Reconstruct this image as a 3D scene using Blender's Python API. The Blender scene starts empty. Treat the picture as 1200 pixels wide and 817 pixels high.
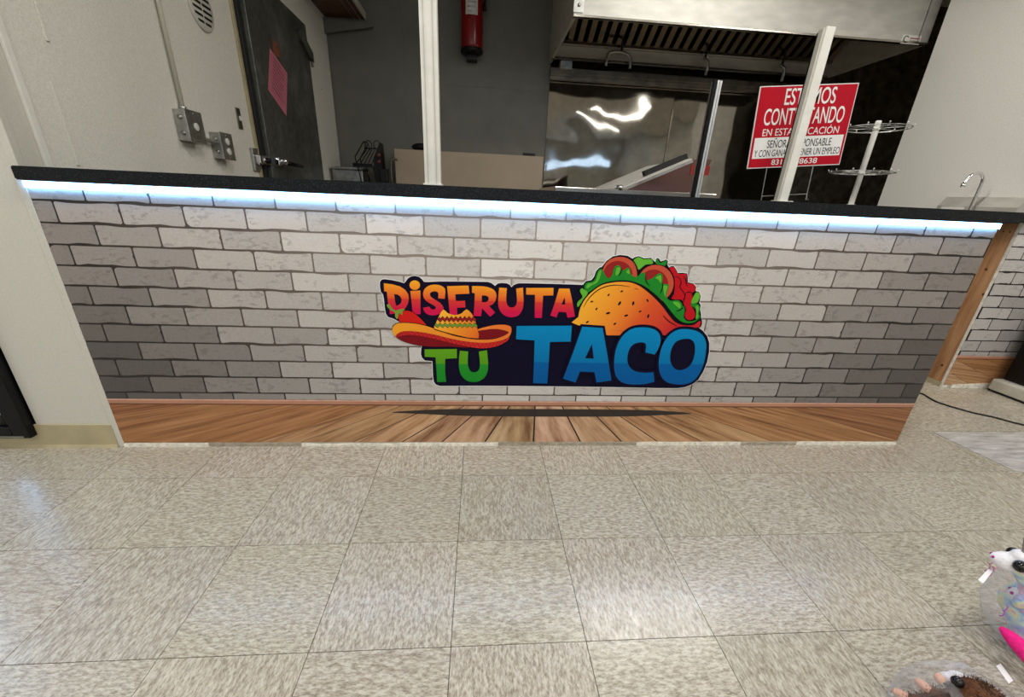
import bpy, bmesh, math, random
from mathutils import Vector, Matrix, noise
random.seed(7)
SC = bpy.context.scene
COL = SC.collection
PI = math.pi

# ------------------------------------------------------------------ camera
W, H = 1200.0, 817.0
FPX, CX, CY = 484.688, 599.19, 436.54
YAW, PITCH, ROLL = 0.0861, 0.40146, 0.04512
CAM = Vector((-0.09975, -1.41491, 0.92234))
_f = Vector((math.sin(YAW) * math.cos(PITCH), math.cos(YAW) * math.cos(PITCH), -math.sin(PITCH)))
_r0 = Vector((math.cos(YAW), -math.sin(YAW), 0)); _u0 = _r0.cross(_f)
RIGHT = _r0 * math.cos(ROLL) + _u0 * math.sin(ROLL)
UP = _u0 * math.cos(ROLL) - _r0 * math.sin(ROLL)
cd = bpy.data.cameras.new('camera'); cam = bpy.data.objects.new('camera', cd); COL.objects.link(cam)
cd.sensor_width = 36; cd.lens = FPX / W * 36; cd.clip_start = 0.02; cd.clip_end = 60
cd.shift_x = (W / 2 - CX) / W; cd.shift_y = (CY - H / 2) / W
m = Matrix.Identity(4)
for i in range(3):
    m[i][0], m[i][1], m[i][2], m[i][3] = RIGHT[i], UP[i], -_f[i], CAM[i]
cam.matrix_world = m
SC.camera = cam

# ------------------------------------------------------------------ light
SC.view_settings.view_transform = 'Standard'; SC.view_settings.look = 'None'
SC.view_settings.gamma = 1.0; SC.view_settings.use_curve_mapping = False
SC.view_settings.exposure = 0.0
wd = bpy.data.worlds.new('world'); SC.world = wd; wd.use_nodes = True
wd.node_tree.nodes['Background'].inputs[0].default_value = (0.8, 0.85, 0.9, 1)
wd.node_tree.nodes['Background'].inputs[1].default_value = 0.15
def area(name, loc, sx, sy, power, col=(1, 1, 1), rot=(0, 0, 0)):
    l = bpy.data.lights.new(name, 'AREA'); l.shape = 'RECTANGLE'; l.size = sx; l.size_y = sy
    l.energy = power; l.color = col
    o = bpy.data.objects.new(name, l); o.location = loc; o.rotation_euler = rot; COL.objects.link(o)
    return o
# ceiling fluorescents of the shop and the one burning over the kitchen aisle
for X in (-2.3, 0.4, 3.1):
    for Y, p in ((-0.9, 31), (-3.4, 29), (-6.0, 27)):
        area('ceiling_lamp', (X, Y, 2.86), 1.2, 0.28, p, (1.0, 0.985, 0.94))
area('kitchen_lamp', (1.45, 1.05, 2.60), 1.2, 0.22, 23, (1.0, 0.97, 0.90))

# ------------------------------------------------------------------ pixel -> place helpers (real surfaces of the room)
def ray(x, y):
    return RIGHT * ((x - CX) / FPX) + UP * (-(y - CY) / FPX) + _f
def on_y(x, y, Y=0.0):
    d = ray(x, y); return CAM + d * ((Y - CAM.y) / d.y)
def on_x(x, y, X):
    d = ray(x, y); return CAM + d * ((X - CAM.x) / d.x)
def on_z(x, y, Z=0.0):
    d = ray(x, y); return CAM + d * ((Z - CAM.z) / d.z)

# ------------------------------------------------------------------ materials
def lin(c):
    return tuple((v / 255 / 12.92 if v / 255 <= 0.04045 else ((v / 255 + 0.055) / 1.055) ** 2.4) for v in c[:3]) + (1.0,)
class NT:
    def __init__(s, name):
        s.m = bpy.data.materials.new(name); s.m.use_nodes = True; s.t = s.m.node_tree
        s.b = s.t.nodes['Principled BSDF']; s.o = s.t.nodes['Material Output']
    def n(s, typ, **kw):
        nd = s.t.nodes.new(typ)
        for k, v in kw.items(): setattr(nd, k, v)
        return nd
    def l(s, a, b): s.t.links.new(a, b)
    def math(s, op, a, b=None, c=None):
        nd = s.n('ShaderNodeMath', operation=op)
        for i, v in enumerate((a, b, c)):
            if v is None: continue
            if isinstance(v, (int, float)): nd.inputs[i].default_value = v
            else: s.l(v, nd.inputs[i])
        return nd.outputs[0]
    def coord(s, kind='Object', scale=(1, 1, 1), rot=(0, 0, 0), jitter=False):
        tc = s.n('ShaderNodeTexCoord'); mp = s.n('ShaderNodeMapping')
        mp.inputs['Scale'].default_value = scale; mp.inputs['Rotation'].default_value = rot
        s.l(tc.outputs[kind], mp.inputs['Vector']); out = mp.outputs[0]
        if jitter:
            oi = s.n('ShaderNodeObjectInfo'); va = s.n('ShaderNodeVectorMath', operation='ADD')
            r = s.math('MULTIPLY', oi.outputs['Random'], 97.0)
            cb = s.n('ShaderNodeCombineXYZ'); s.l(r, cb.inputs[0]); s.l(r, cb.inputs[1]); s.l(r, cb.inputs[2])
            s.l(out, va.inputs[0]); s.l(cb.outputs[0], va.inputs[1]); out = va.outputs[0]
        return out
    def noise(s, vec, scale, detail=3, rough=0.5):
        nd = s.n('ShaderNodeTexNoise'); nd.inputs['Scale'].default_value = scale
        nd.inputs['Detail'].default_value = detail; nd.inputs['Roughness'].default_value = rough
        if vec is not None: s.l(vec, nd.inputs['Vector'])
        return nd.outputs['Fac']
    def ramp(s, fac, stops, interp='LINEAR'):
        nd = s.n('ShaderNodeValToRGB'); cr = nd.color_ramp; cr.interpolation = interp
        while len(cr.elements) < len(stops): cr.elements.new(0.5)
        for e, (p, c) in zip(cr.elements, stops):
            e.position = p; e.color = lin(c) if not isinstance(c, float) else (c, c, c, 1)
        s.l(fac, nd.inputs[0]); return nd.outputs[0]
    def mix(s, fac, a, b, blend='MIX'):
        nd = s.n('ShaderNodeMix', data_type='RGBA', blend_type=blend)
        for sock, v in ((nd.inputs[0], fac), (nd.inputs[6], a), (nd.inputs[7], b)):
            if isinstance(v, (int, float)): sock.default_value = v
            elif isinstance(v, tuple): sock.default_value = lin(v)
            else: s.l(v, sock)
        return nd.outputs[2]
    def bump(s, h, strength=0.2, dist=0.01):
        nd = s.n('ShaderNodeBump'); nd.inputs['Strength'].default_value = strength; nd.inputs['Distance'].default_value = dist
        s.l(h, nd.inputs['Height']); s.l(nd.outputs[0], s.b.inputs['Normal'])
def mat(name, c, rough=0.5, metal=0.0, var=0.08, vscale=30.0, bump=0.0, spec=0.5, stretch=(1, 1, 1)):
    t = NT(name)
    v = t.coord('Object', stretch)
    f = t.noise(v, vscale, 4)
    d = tuple(max(0, x * (1 - var)) for x in c); e = tuple(min(255, x * (1 + var)) for x in c)
    t.l(t.ramp(f, [(0.3, d), (0.7, e)]), t.b.inputs['Base Color'])
    t.b.inputs['Roughness'].default_value = rough; t.b.inputs['Metallic'].default_value = metal
    t.b.inputs['Specular IOR Level'].default_value = spec
    if bump: t.bump(f, bump, 0.004)
    return t.m
def emit(name, c, strength):
    t = NT(name); e = t.n('ShaderNodeEmission'); e.inputs[0].default_value = lin(c); e.inputs[1].default_value = strength
    t.l(e.outputs[0], t.o.inputs[0]); return t.m
def clear(name, tint=(255, 255, 255), gloss=0.12, rough=0.04, milk=0.0):
    t = NT(name)
    tr = t.n('ShaderNodeBsdfTransparent'); tr.inputs[0].default_value = lin(tint)
    gl = t.n('ShaderNodeBsdfGlossy'); gl.inputs['Roughness'].default_value = rough
    fr = t.n('ShaderNodeLayerWeight'); fr.inputs[0].default_value = 0.35
    fac = t.math('ADD', t.math('MULTIPLY', fr.outputs['Facing'], gloss * 2), gloss * 0.2)
    mx = t.n('ShaderNodeMixShader'); t.l(fac, mx.inputs[0]); t.l(tr.outputs[0], mx.inputs[1]); t.l(gl.outputs[0], mx.inputs[2])
    out = mx.outputs[0]
    if milk:
        df = t.n('ShaderNodeBsdfDiffuse'); df.inputs[0].default_value = lin((235, 235, 238))
        m2 = t.n('ShaderNodeMixShader')
        t.l(t.math('ADD', t.math('MULTIPLY', fr.outputs['Facing'], milk * 1.8), milk * 0.08), m2.inputs[0])
        t.l(out, m2.inputs[1]); t.l(df.outputs[0], m2.inputs[2]); out = m2.outputs[0]
    t.l(out, t.o.inputs[0]); return t.m
def metal(name, c, rough=0.25, streak=(1, 1, 60), var=0.06):
    t = NT(name); v = t.coord('Object', streak); f = t.noise(v, 8, 4)
    t.l(t.ramp(f, [(0.3, tuple(x * (1 - var) for x in c)), (0.7, tuple(min(255, x * (1 + var)) for x in c))]), t.b.inputs['Base Color'])
    t.b.inputs['Metallic'].default_value = 1.0; t.b.inputs['Roughness'].default_value = rough
    return t.m
M = {}
M['paint'] = mat('wall_paint', (198, 195, 184), 0.6, var=0.02, vscale=140, bump=0.05)
M['cooler_wall'] = mat('embossed_cooler_panel', (222, 219, 209), 0.5, var=0.05, vscale=230, bump=0.12)
M['wing_paint'] = mat('right_wall_panel', (228, 226, 220), 0.5, var=0.03, vscale=140, bump=0.3)
M['back_paint'] = mat('grey_back_wall', (106, 104, 95), 0.5, var=0.04, vscale=6, bump=0.05)
M['ceiling'] = mat('ceiling_tile', (225, 222, 214), 0.8, var=0.03)
M['trim'] = mat('grey_trim', (196, 193, 182), 0.4, var=0.03)
M['conduit'] = mat('painted_conduit', (206, 202, 184), 0.35, var=0.02)
M['slab'] = NT('speckled_black_laminate')
def _slab(t):
    v = t.coord('Object'); f = t.noise(v, 420, 2)
    t.l(t.ramp(f, [(0.55, (16, 18, 22)), (0.72, (60, 64, 70))]), t.b.inputs['Base Color']); t.b.inputs['Roughness'].default_value = 0.35; t.b.inputs['Specular IOR Level'].default_value = 0.2
    return t.m
M['slab'] = _slab(M['slab'])
def _tile():
    t = NT('vinyl_composition_tile')
    v = t.coord('Object', (1, 2.6, 1), jitter=True)
    w = t.noise(v, 30, 2)
    f = t.noise(v, 62, 2.5, 0.55); g = t.noise(v, 150, 2)
    c = t.ramp(f, [(0.36, (140, 129, 114)), (0.45, (168, 158, 142)), (0.54, (188, 180, 165)), (0.64, (208, 202, 189))])
    c = t.mix(0.35, c, t.ramp(g, [(0.40, (130, 120, 106)), (0.52, (198, 190, 175))]))
    oi = t.n('ShaderNodeObjectInfo')
    c = t.mix(1.0, c, oi.outputs['Color'], 'MULTIPLY')
    t.l(c, t.b.inputs['Base Color']); t.b.inputs['Roughness'].default_value = 0.27
    t.l(t.ramp(w, [(0.3, 0.19), (0.7, 0.30)]), t.b.inputs['Roughness'])
    t.bump(t.noise(v, 18, 3), 0.06, 0.004)
    return t.m
M['tile'] = _tile()
M['grout'] = mat('tile_joint', (52, 46, 40), 0.8)
def _brick():
    t = NT('printed_brick')
    oi = t.n('ShaderNodeObjectInfo')
    v = t.coord('Object', (1, 1, 1.9), jitter=True)
    blot = t.ramp(t.noise(v, 42, 3, 0.6), [(0.54, 0.0), (0.58, 1.0)])
    where = t.ramp(t.noise(v, 11, 1), [(0.47, 0.0), (0.60, 1.0)])
    k = t.math('MULTIPLY', t.math('MULTIPLY', blot, where), 0.26)
    c = t.mix(k, oi.outputs['Color'], (70, 64, 60))
    c = t.mix(0.10, c, t.ramp(t.noise(v, 160, 2), [(0.3, (90, 85, 80)), (0.7, (250, 250, 250))]), 'OVERLAY')
    t.l(c, t.b.inputs['Base Color']); t.b.inputs['Roughness'].default_value = 0.5; t.b.inputs['Specular IOR Level'].default_value = 0.25
    return t.m
M['brick'] = _brick()
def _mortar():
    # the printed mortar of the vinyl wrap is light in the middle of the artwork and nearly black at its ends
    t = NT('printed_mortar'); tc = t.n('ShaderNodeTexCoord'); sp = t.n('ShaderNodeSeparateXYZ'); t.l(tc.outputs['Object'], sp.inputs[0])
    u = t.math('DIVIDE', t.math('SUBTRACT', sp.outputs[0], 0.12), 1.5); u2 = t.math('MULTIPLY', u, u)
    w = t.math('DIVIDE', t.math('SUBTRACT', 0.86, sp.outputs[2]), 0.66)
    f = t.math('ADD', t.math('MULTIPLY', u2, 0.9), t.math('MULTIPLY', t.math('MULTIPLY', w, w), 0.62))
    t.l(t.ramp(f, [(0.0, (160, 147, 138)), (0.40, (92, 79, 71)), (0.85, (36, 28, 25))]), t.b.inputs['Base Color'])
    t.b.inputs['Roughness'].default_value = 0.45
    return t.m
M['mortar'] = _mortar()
def _plank():
    t = NT('printed_plank'); oi = t.n('ShaderNodeObjectInfo')
    # the drawn boards run towards a vanishing point above the panel, their grain with them
    tc = t.n('ShaderNodeTexCoord'); sp = t.n('ShaderNodeSeparateXYZ'); t.l(tc.outputs['Object'], sp.inputs[0])
    r = t.math('SUBTRACT', 0.403, sp.outputs[2]); th = t.math('DIVIDE', t.math('SUBTRACT', sp.outputs[0], 0.07), r)
    cb = t.n('ShaderNodeCombineXYZ'); t.l(t.math('MULTIPLY', th, 9.0), cb.inputs[0]); t.l(t.math('MULTIPLY', t.math('DIVIDE', 1.0, r), 0.9), cb.inputs[2])
    t.l(t.math('MULTIPLY', oi.outputs['Random'], 40.0), cb.inputs[1])
    f = t.noise(cb.outputs[0], 0.8, 5, 0.62)
    c = t.mix(1.0, oi.outputs['Color'], t.ramp(f, [(0.30, (150, 122, 100)), (0.5, (226, 214, 202)), (0.66, (255, 255, 255))]), 'MULTIPLY')
    t.l(c, t.b.inputs['Base Color']); t.b.inputs['Roughness'].default_value = 0.4
    return t.m
M['plank'] = _plank()
M['plank_gap'] = mat('printed_plank_joint', (26, 14, 12), 0.45)
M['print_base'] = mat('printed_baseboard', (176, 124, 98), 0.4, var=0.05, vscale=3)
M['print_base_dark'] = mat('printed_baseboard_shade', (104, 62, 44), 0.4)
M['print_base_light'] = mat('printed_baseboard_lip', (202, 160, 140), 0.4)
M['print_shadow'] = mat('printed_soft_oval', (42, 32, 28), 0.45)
M['core'] = mat('counter_core_board', (190, 184, 172), 0.7)
M['caulk'] = mat('chipped_white_caulk', (226, 220, 206), 0.6, var=0.1, vscale=60, bump=0.3)
M['caulk_grey'] = mat('dirty_caulk', (158, 148, 130), 0.7, var=0.12, vscale=60, bump=0.3)
M['led'] = emit('led_strip_glow', (118, 186, 255), 26.0)
M['white_metal'] = mat('white_painted_metal', (226, 224, 216), 0.4, var=0.02)
M['alu'] = metal('brushed_aluminium', (205, 205, 202), 0.32, (60, 60, 1))
M['steel'] = metal('stainless_steel', (168, 163, 154), 0.20, (2, 2, 2), 0.05)
M['steel_dull'] = metal('smeared_wall_steel', (128, 120, 110), 0.5, (2, 2, 2), 0.2)
M['steel_mirror'] = metal('polished_wall_steel', (150, 145, 136), 0.055, (2, 2, 2), 0.05)
M['steel_hood'] = metal('stainless_hood', (196, 193, 186), 0.55, (1, 1, 3), 0.05)
M['steel_hood'].node_tree.nodes['Principled BSDF'].inputs['Metallic'].default_value = 0.6
M['steel_dark'] = metal('greasy_steel', (120, 112, 100), 0.32, (1, 1, 1), 0.2)
M['galv'] = metal('galvanised_box', (170, 170, 166), 0.38, (3, 3, 3), 0.12)
M['chrome'] = metal('chrome', (225, 225, 228), 0.08, (1, 1, 1), 0.02)
M['black'] = mat('black_plastic', (17, 17, 18), 0.4, spec=0.25)
M['black_metal'] = mat('black_metal', (12, 12, 13), 0.3, spec=0.2)
M['rubber'] = mat('black_rubber', (18, 18, 18), 0.6)
def _door():
    t = NT('dull_galvanised_door'); v = t.coord('Object', (1, 1, 0.7)); f = t.noise(v, 7, 5, 0.65); g = t.noise(v, 40, 3)
    c = t.mix(0.3, t.ramp(f, [(0.3, (62, 64, 60)), (0.55, (100, 102, 96)), (0.72, (134, 135, 128))]), t.ramp(g, [(0.3, (40, 42, 40)), (0.7, (120, 120, 114))]))
    t.l(c, t.b.inputs['Base Color']); t.b.inputs['Metallic'].default_value = 0.55; t.b.inputs['Roughness'].default_value = 0.42
    return t.m
M['door'] = _door()
M['pink'] = mat('pink_paper', (250, 152, 172), 0.7, var=0.02)
M['ink'] = mat('dark_ink', (52, 20, 28), 0.7)
M['tan'] = mat('tan_board', (168, 152, 132), 0.7, var=0.03, vscale=4)
M['brown'] = mat('brown_board', (96, 62, 42), 0.6, var=0.2, vscale=14, stretch=(1, 6, 1))
M['red_tank'] = mat('red_enamel', (126, 8, 11), 0.22, var=0.03)
M['label'] = mat('white_label', (214, 212, 206), 0.5, var=0.02)
M['glass'] = clear('clear_glass', (235, 242, 245), 0.16, 0.02)
def _stud():
    t = NT('pine_stud'); v = t.coord('Object', (30, 9, 1.1)); f = t.noise(v, 2.2, 4, 0.6)
    t.l(t.ramp(f, [(0.3, (150, 104, 66)), (0.5, (182, 134, 94)), (0.7, (200, 156, 116))]), t.b.inputs['Base Color'])
    t.b.inputs['Roughness'].default_value = 0.65; return t.m
M['stud'] = _stud()
M['knot'] = mat('pine_knot', (98, 52, 28), 0.6)
M['drywall'] = mat('drywall_edge', (232, 226, 216), 0.7)
M['vinyl_base'] = mat('beige_vinyl_base', (172, 160, 128), 0.4, var=0.06, vscale=10)
def _greywood():
    t = NT('grey_wood_print_sheet'); v = t.coord('Object', (3, 14, 1), (0, 0, 0.5)); f = t.noise(v, 3, 5, 0.6)
    t.l(t.ramp(f, [(0.3, (134, 130, 128)), (0.5, (176, 172, 170)), (0.7, (204, 200, 198))]), t.b.inputs['Base Color'])
    t.b.inputs['Roughness'].default_value = 0.35; return t.m
M['greywood'] = _greywood()

# ------------------------------------------------------------------ building helpers
ORG = {}
def tag(o, label=None, cat=None, group=None, kind=None):
    for k, v in (('label', label), ('category', cat), ('group', group), ('kind', kind)):
        if v: o[k] = v
    return o
def thing(name, loc, label, cat, group=None, kind=None):
    o = bpy.data.objects.new(name, None); o.empty_display_size = 0.05; o.location = loc; COL.objects.link(o)
    ORG[o] = Vector(loc)
    return tag(o, label, cat, group, kind)
def origin(o): return ORG.get(o, Vector((0, 0, 0)))
def link(name, me, mtl=None, parent=None, color=None, origin_at=None):
    """one mesh object given in world coordinates; parented without moving"""
    o = bpy.data.objects.new(name, me); COL.objects.link(o)
    if mtl is not None and not me.materials: me.materials.append(M[mtl] if isinstance(mtl, str) else mtl)
    if parent is not None:
        o.parent = parent; o.matrix_parent_inverse = Matrix.Translation(-origin(parent))
    if color is not None: o.color = color
    ORG[o] = Vector((0, 0, 0))
    return o
def finish(bm, name, mtl, parent=None, smooth=False, color=None):
    me = bpy.data.meshes.new(name)
    bmesh.ops.recalc_face_normals(bm, faces=bm.faces)
    bm.to_mesh(me); bm.free()
    if smooth:
        for p in me.polygons: p.use_smooth = True
    return link(name, me, mtl, parent, color)
def abox(bm, lo, hi):
    x0, y0, z0 = lo; x1, y1, z1 = hi
    v = [bm.verts.new(p) for p in ((x0, y0, z0), (x1, y0, z0), (x1, y1, z0), (x0, y1, z0), (x0, y0, z1), (x1, y0, z1), (x1, y1, z1), (x0, y1, z1))]
    for q in ((0, 3, 2, 1), (4, 5, 6, 7), (0, 1, 5, 4), (1, 2, 6, 5), (2, 3, 7, 6), (3, 0, 4, 7)):
        bm.faces.new([v[i] for i in q])
    return v
def box(name, lo, hi, mtl, parent=None, bevel=0.0, seg=2):
    bm = bmesh.new(); abox(bm, lo, hi)
    if bevel: bmesh.ops.bevel(bm, geom=bm.edges[:], offset=bevel, segments=seg, affect='EDGES', profile=0.5)
    return finish(bm, name, mtl, parent, smooth=False)
def atube(bm, pts, r, n=10, caps=True):
    """swept tube along points; r a number or one per point"""
    pts = [Vector(p) for p in pts]; k = len(pts); rs = r if isinstance(r, (list, tuple)) else [r] * k
    rings = []; ref = None
    for i, p in enumerate(pts):
        d = (pts[min(i + 1, k - 1)] - pts[max(i - 1, 0)]).normalized()
        if ref is None:
            ref = d.orthogonal().normalized()
        ref = (ref - d * ref.dot(d)).normalized(); b = d.cross(ref)
        rings.append([bm.verts.new(p + (ref * math.cos(2 * PI * j / n) + b * math.sin(2 * PI * j / n)) * rs[i]) for j in range(n)])
    for a, b in zip(rings, rings[1:]):
        for j in range(n): bm.faces.new((a[j], a[(j + 1) % n], b[(j + 1) % n], b[j]))
    if caps: bm.faces.new(rings[0][::-1]); bm.faces.new(rings[-1])
def tube(name, pts, r, mtl, parent=None, n=10):
    bm = bmesh.new(); atube(bm, pts, r, n); return finish(bm, name, mtl, parent, smooth=True)
def lathe(name, prof, at, mtl, parent=None, n=24, axis='Z', smooth=True):
    bm = bmesh.new(); rings = []
    for r, h in prof:
        ring = []
        for j in range(n):
            a = 2 * PI * j / n; c, s = math.cos(a) * r, math.sin(a) * r
            p = {'Z': (c, s, h), 'Y': (c, h, s), 'X': (h, c, s)}[axis]
            ring.append(bm.verts.new(Vector(at) + Vector(p)))
        rings.append(ring)
    for a, b in zip(rings, rings[1:]):
        for j in range(n): bm.faces.new((a[j], a[(j + 1) % n], b[(j + 1) % n], b[j]))
    bm.faces.new(rings[0][::-1]); bm.faces.new(rings[-1])
    return finish(bm, name, mtl, parent, smooth)
def ball(name, c, r, mtl, parent=None, seg=16, rings=10, rot=None):
    bm = bmesh.new(); r = Vector(r) if not isinstance(r, (int, float)) else Vector((r, r, r))
    bmesh.ops.create_uvsphere(bm, u_segments=seg, v_segments=rings, radius=1)
    mt = Matrix.Translation(c) @ (rot.to_4x4() if rot else Matrix.Identity(4)) @ Matrix.Diagonal(r.to_4d())
    bmesh.ops.transform(bm, matrix=mt, verts=bm.verts)
    return finish(bm, name, mtl, parent, smooth=True)
def prism(name, poly, axis, a, b, mtl, parent=None, smooth=False):
    """2-D outline swept along an axis from a to b: poly in (y,z) for X, (x,z) for Y, (x,y) for Z"""
    bm = bmesh.new()
    def P(p, t): return {'X': (t, p[0], p[1]), 'Y': (p[0], t, p[1]), 'Z': (p[0], p[1], t)}[axis]
    A = [bm.verts.new(P(p, a)) for p in poly]; B = [bm.verts.new(P(p, b)) for p in poly]
    n = len(poly); bm.faces.new(A); bm.faces.new(B[::-1])
    for i in range(n): bm.faces.new((A[i], B[i], B[(i + 1) % n], A[(i + 1) % n]))
    return finish(bm, name, mtl, parent, smooth)
def smoothed(pts, k=4, closed=True):
    """Catmull-Rom through the points"""
    out = []; n = len(pts)
    for i in range(n if closed else n - 1):
        g = lambda j: pts[(i + j) % n] if closed else pts[max(0, min(n - 1, i + j))]
        p0, p1, p2, p3 = g(-1), g(0), g(1), g(2)
        for s in range(k):
            t = s / k
            out.append(tuple(0.5 * (2 * b + (c - a) * t + (2 * a - 5 * b + 4 * c - d) * t * t + (3 * b - a - 3 * c + d) * t ** 3) for a, b, c, d in zip(p0, p1, p2, p3)))
    if not closed: out.append(tuple(pts[-1]))
    return out
def flat(name, loops, y, depth, mtl, parent=None, grow=0.0, color=None):
    """thin sheet lying on the wall plane: loops of (x,z); back at y, front at y-depth"""
    cu = bpy.data.curves.new(name, 'CURVE'); cu.dimensions = '2D'; cu.fill_mode = 'BOTH'; cu.extrude = depth / 2; cu.offset = grow
    for lp in loops:
        sp = cu.splines.new('POLY'); sp.points.add(len(lp) - 1); sp.use_cyclic_u = True
        for p, q in zip(sp.points, lp): p.co = (q[0], q[1], 0, 1)
    tmp = bpy.data.objects.new('tmp', cu); COL.objects.link(tmp)
    dg = bpy.context.evaluated_depsgraph_get(); dg.update()
    me = bpy.data.meshes.new_from_object(tmp.evaluated_get(dg)); bpy.data.objects.remove(tmp); bpy.data.curves.remove(cu)
    me.transform(Matrix(((1, 0, 0, 0), (0, 0, -1, y - depth / 2), (0, 1, 0, 0), (0, 0, 0, 1))))
    me.name = name
    return link(name, me, mtl, parent, color)
def text_mesh(s, width, height, offset=0.0):
    """lettering fitted into width x height, centred, in local x / y, with a little thickness"""
    cu = bpy.data.curves.new('lettering', 'FONT'); cu.body = s; cu.size = 1; cu.offset = offset; cu.extrude = 0.01
    tmp = bpy.data.objects.new('tmp', cu); COL.objects.link(tmp)
    dg = bpy.context.evaluated_depsgraph_get(); dg.update()
    me = bpy.data.meshes.new_from_object(tmp.evaluated_get(dg)); bpy.data.objects.remove(tmp); bpy.data.curves.remove(cu)
    xs = [v.co.x for v in me.vertices]; ys = [v.co.y for v in me.vertices]
    sx, sy = width / (max(xs) - min(xs)), height / (max(ys) - min(ys))
    me.transform(Matrix.Diagonal((sx, sy, 0.02, 1)) @ Matrix.Translation((-(max(xs) + min(xs)) / 2, -(max(ys) + min(ys)) / 2, 0)))
    return me
def struct(o): o['kind'] = 'structure'; return o

# ------------------------------------------------------------------ the room
XL, YB = -1.42, 3.05            # kitchen's left wall and back wall
Z_SHOP, Z_KIT = 2.9, 2.66
floor = struct(box('floor', (-4.2, -9.0, -0.06), (5.2, 3.2, -0.0035), 'grout'))
# vinyl tiles, laid quarter-turned like a checkerboard, each a piece of its own
TS = 0.3048; TX, TY = -0.15356, -0.80467
tile_me = bpy.data.meshes.new('tile'); bm = bmesh.new(); g = 0.0008
abox(bm, (-TS / 2 + g, -TS / 2 + g, -0.0035), (TS / 2 - g, TS / 2 - g, 0)); bm.to_mesh(tile_me); bm.free(); tile_me.materials.append(M['tile'])
rt = random.Random(3); ntile = 0
for j in range(-5, 6):
    for i in range(-9, 12):
        cx, cy = TX + (i + 0.5) * TS, TY + (j + 0.5) * TS
        if cy > 0.25 and cx < 1.3: continue
        if cy > 0.72 or ntile > 297: continue
        if j < -3 and not (-6 < i < 9): continue
        o = bpy.data.objects.new('tile', tile_me); COL.objects.link(o); o.parent = floor
        o.location = (cx, cy, 0); o.rotation_euler = (0, 0, PI / 2 * ((i + j) % 2) + PI * rt.randint(0, 1))
        b = rt.uniform(0.84, 0.94); o.color = (b, b * rt.uniform(0.985, 1.0), b * rt.uniform(0.96, 1.0), 1); ntile += 1
rest = box('tile_field', (-4.2, -9.0, -0.0035), (5.2, TY - 5 * TS, 0.0), 'tile', floor); rest['kind'] = 'stuff'
box('kitchen_floor', (-1.4, 0.95, -0.0035), (4.6, 3.05, 0.0), 'caulk_grey', floor)

# wall that carries the cooler doors (left of the counter) and its end
wl = struct(box('wall_front_left', (-1.69, 0.0, 0), (XL, 0.10, Z_SHOP), 'paint'))
struct(box('wall_over_cooler', (-4.0, 0.0, 2.1), (-1.69, 0.10, Z_SHOP), 'paint'))
struct(box('wall_under_cooler', (-4.0, 0.0, 0), (-1.69, 0.10, 0.05), 'paint'))
box('corner_bead', (XL - 0.022, -0.0025, 0.0), (XL + 0.0025, 0.02, Z_SHOP), 'paint', wl, 0.002)
bb = struct(prism('baseboard_left', [(-0.0045, 0), (-0.012, 0), (-0.006, 0.012), (-0.0045, 0.094), (0.0, 0.096), (0.0, 0)], 'X', -4.0, XL - 0.018, 'vinyl_base'))
w = struct(box('wall_left', (XL - 0.09, 0.10, 0), (XL, 3.2, 3.0), 'cooler_wall'))
wall_left = w
box('edge_strip', (XL, 0.078, 0), (XL + 0.010, 0.100, Z_KIT), 'white_metal', w, 0.002)
box('edge_shadow_line', (XL, 0.100, 0), (XL + 0.002, 0.106, Z_KIT), 'black', w)  # black strip laid on the wall as the shadow line beside the edge strip
for (a, b) in (((30, -60), (46, 45)), ((61, 96), (90, 194))):
    p, q = on_x(a[0], a[1], XL), on_x(b[0], b[1], XL)
    y = (p.y + q.y) / 2
    box('panel_seam', (XL, y - 0.006, q.z), (XL + 0.004, y + 0.006, min(p.z, Z_KIT)), 'cooler_wall', w, 0.0015)
wb = struct(box('wall_back', (XL, YB, 0), (5.0, YB + 0.15, 3.0), 'back_paint'))
for (x, z0, z1) in ((-0.02, 0.9, 2.0), (-0.78, 0.9, 2.66)):
    box('joint_strip', (x - 0.006, YB - 0.003, z0), (x + 0.006, YB, z1), 'back_paint', wb)
box('joint_strip', (-0.75, YB - 0.003, 1.82), (0.5, YB, 1.83), 'back_paint', wb)
box('joint_strip', (XL, YB - 0.012, 0.9), (XL + 0.012, YB, Z_KIT), 'back_paint', wb)
struct(box('wall_right', (3.0, 0.70, 0), (3.12, 1.875, Z_KIT), 'wing_paint'))
struct(box('wall_kitchen_end', (4.6, 0.70, 0), (4.72, 3.2, 3.0), 'paint'))
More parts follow.
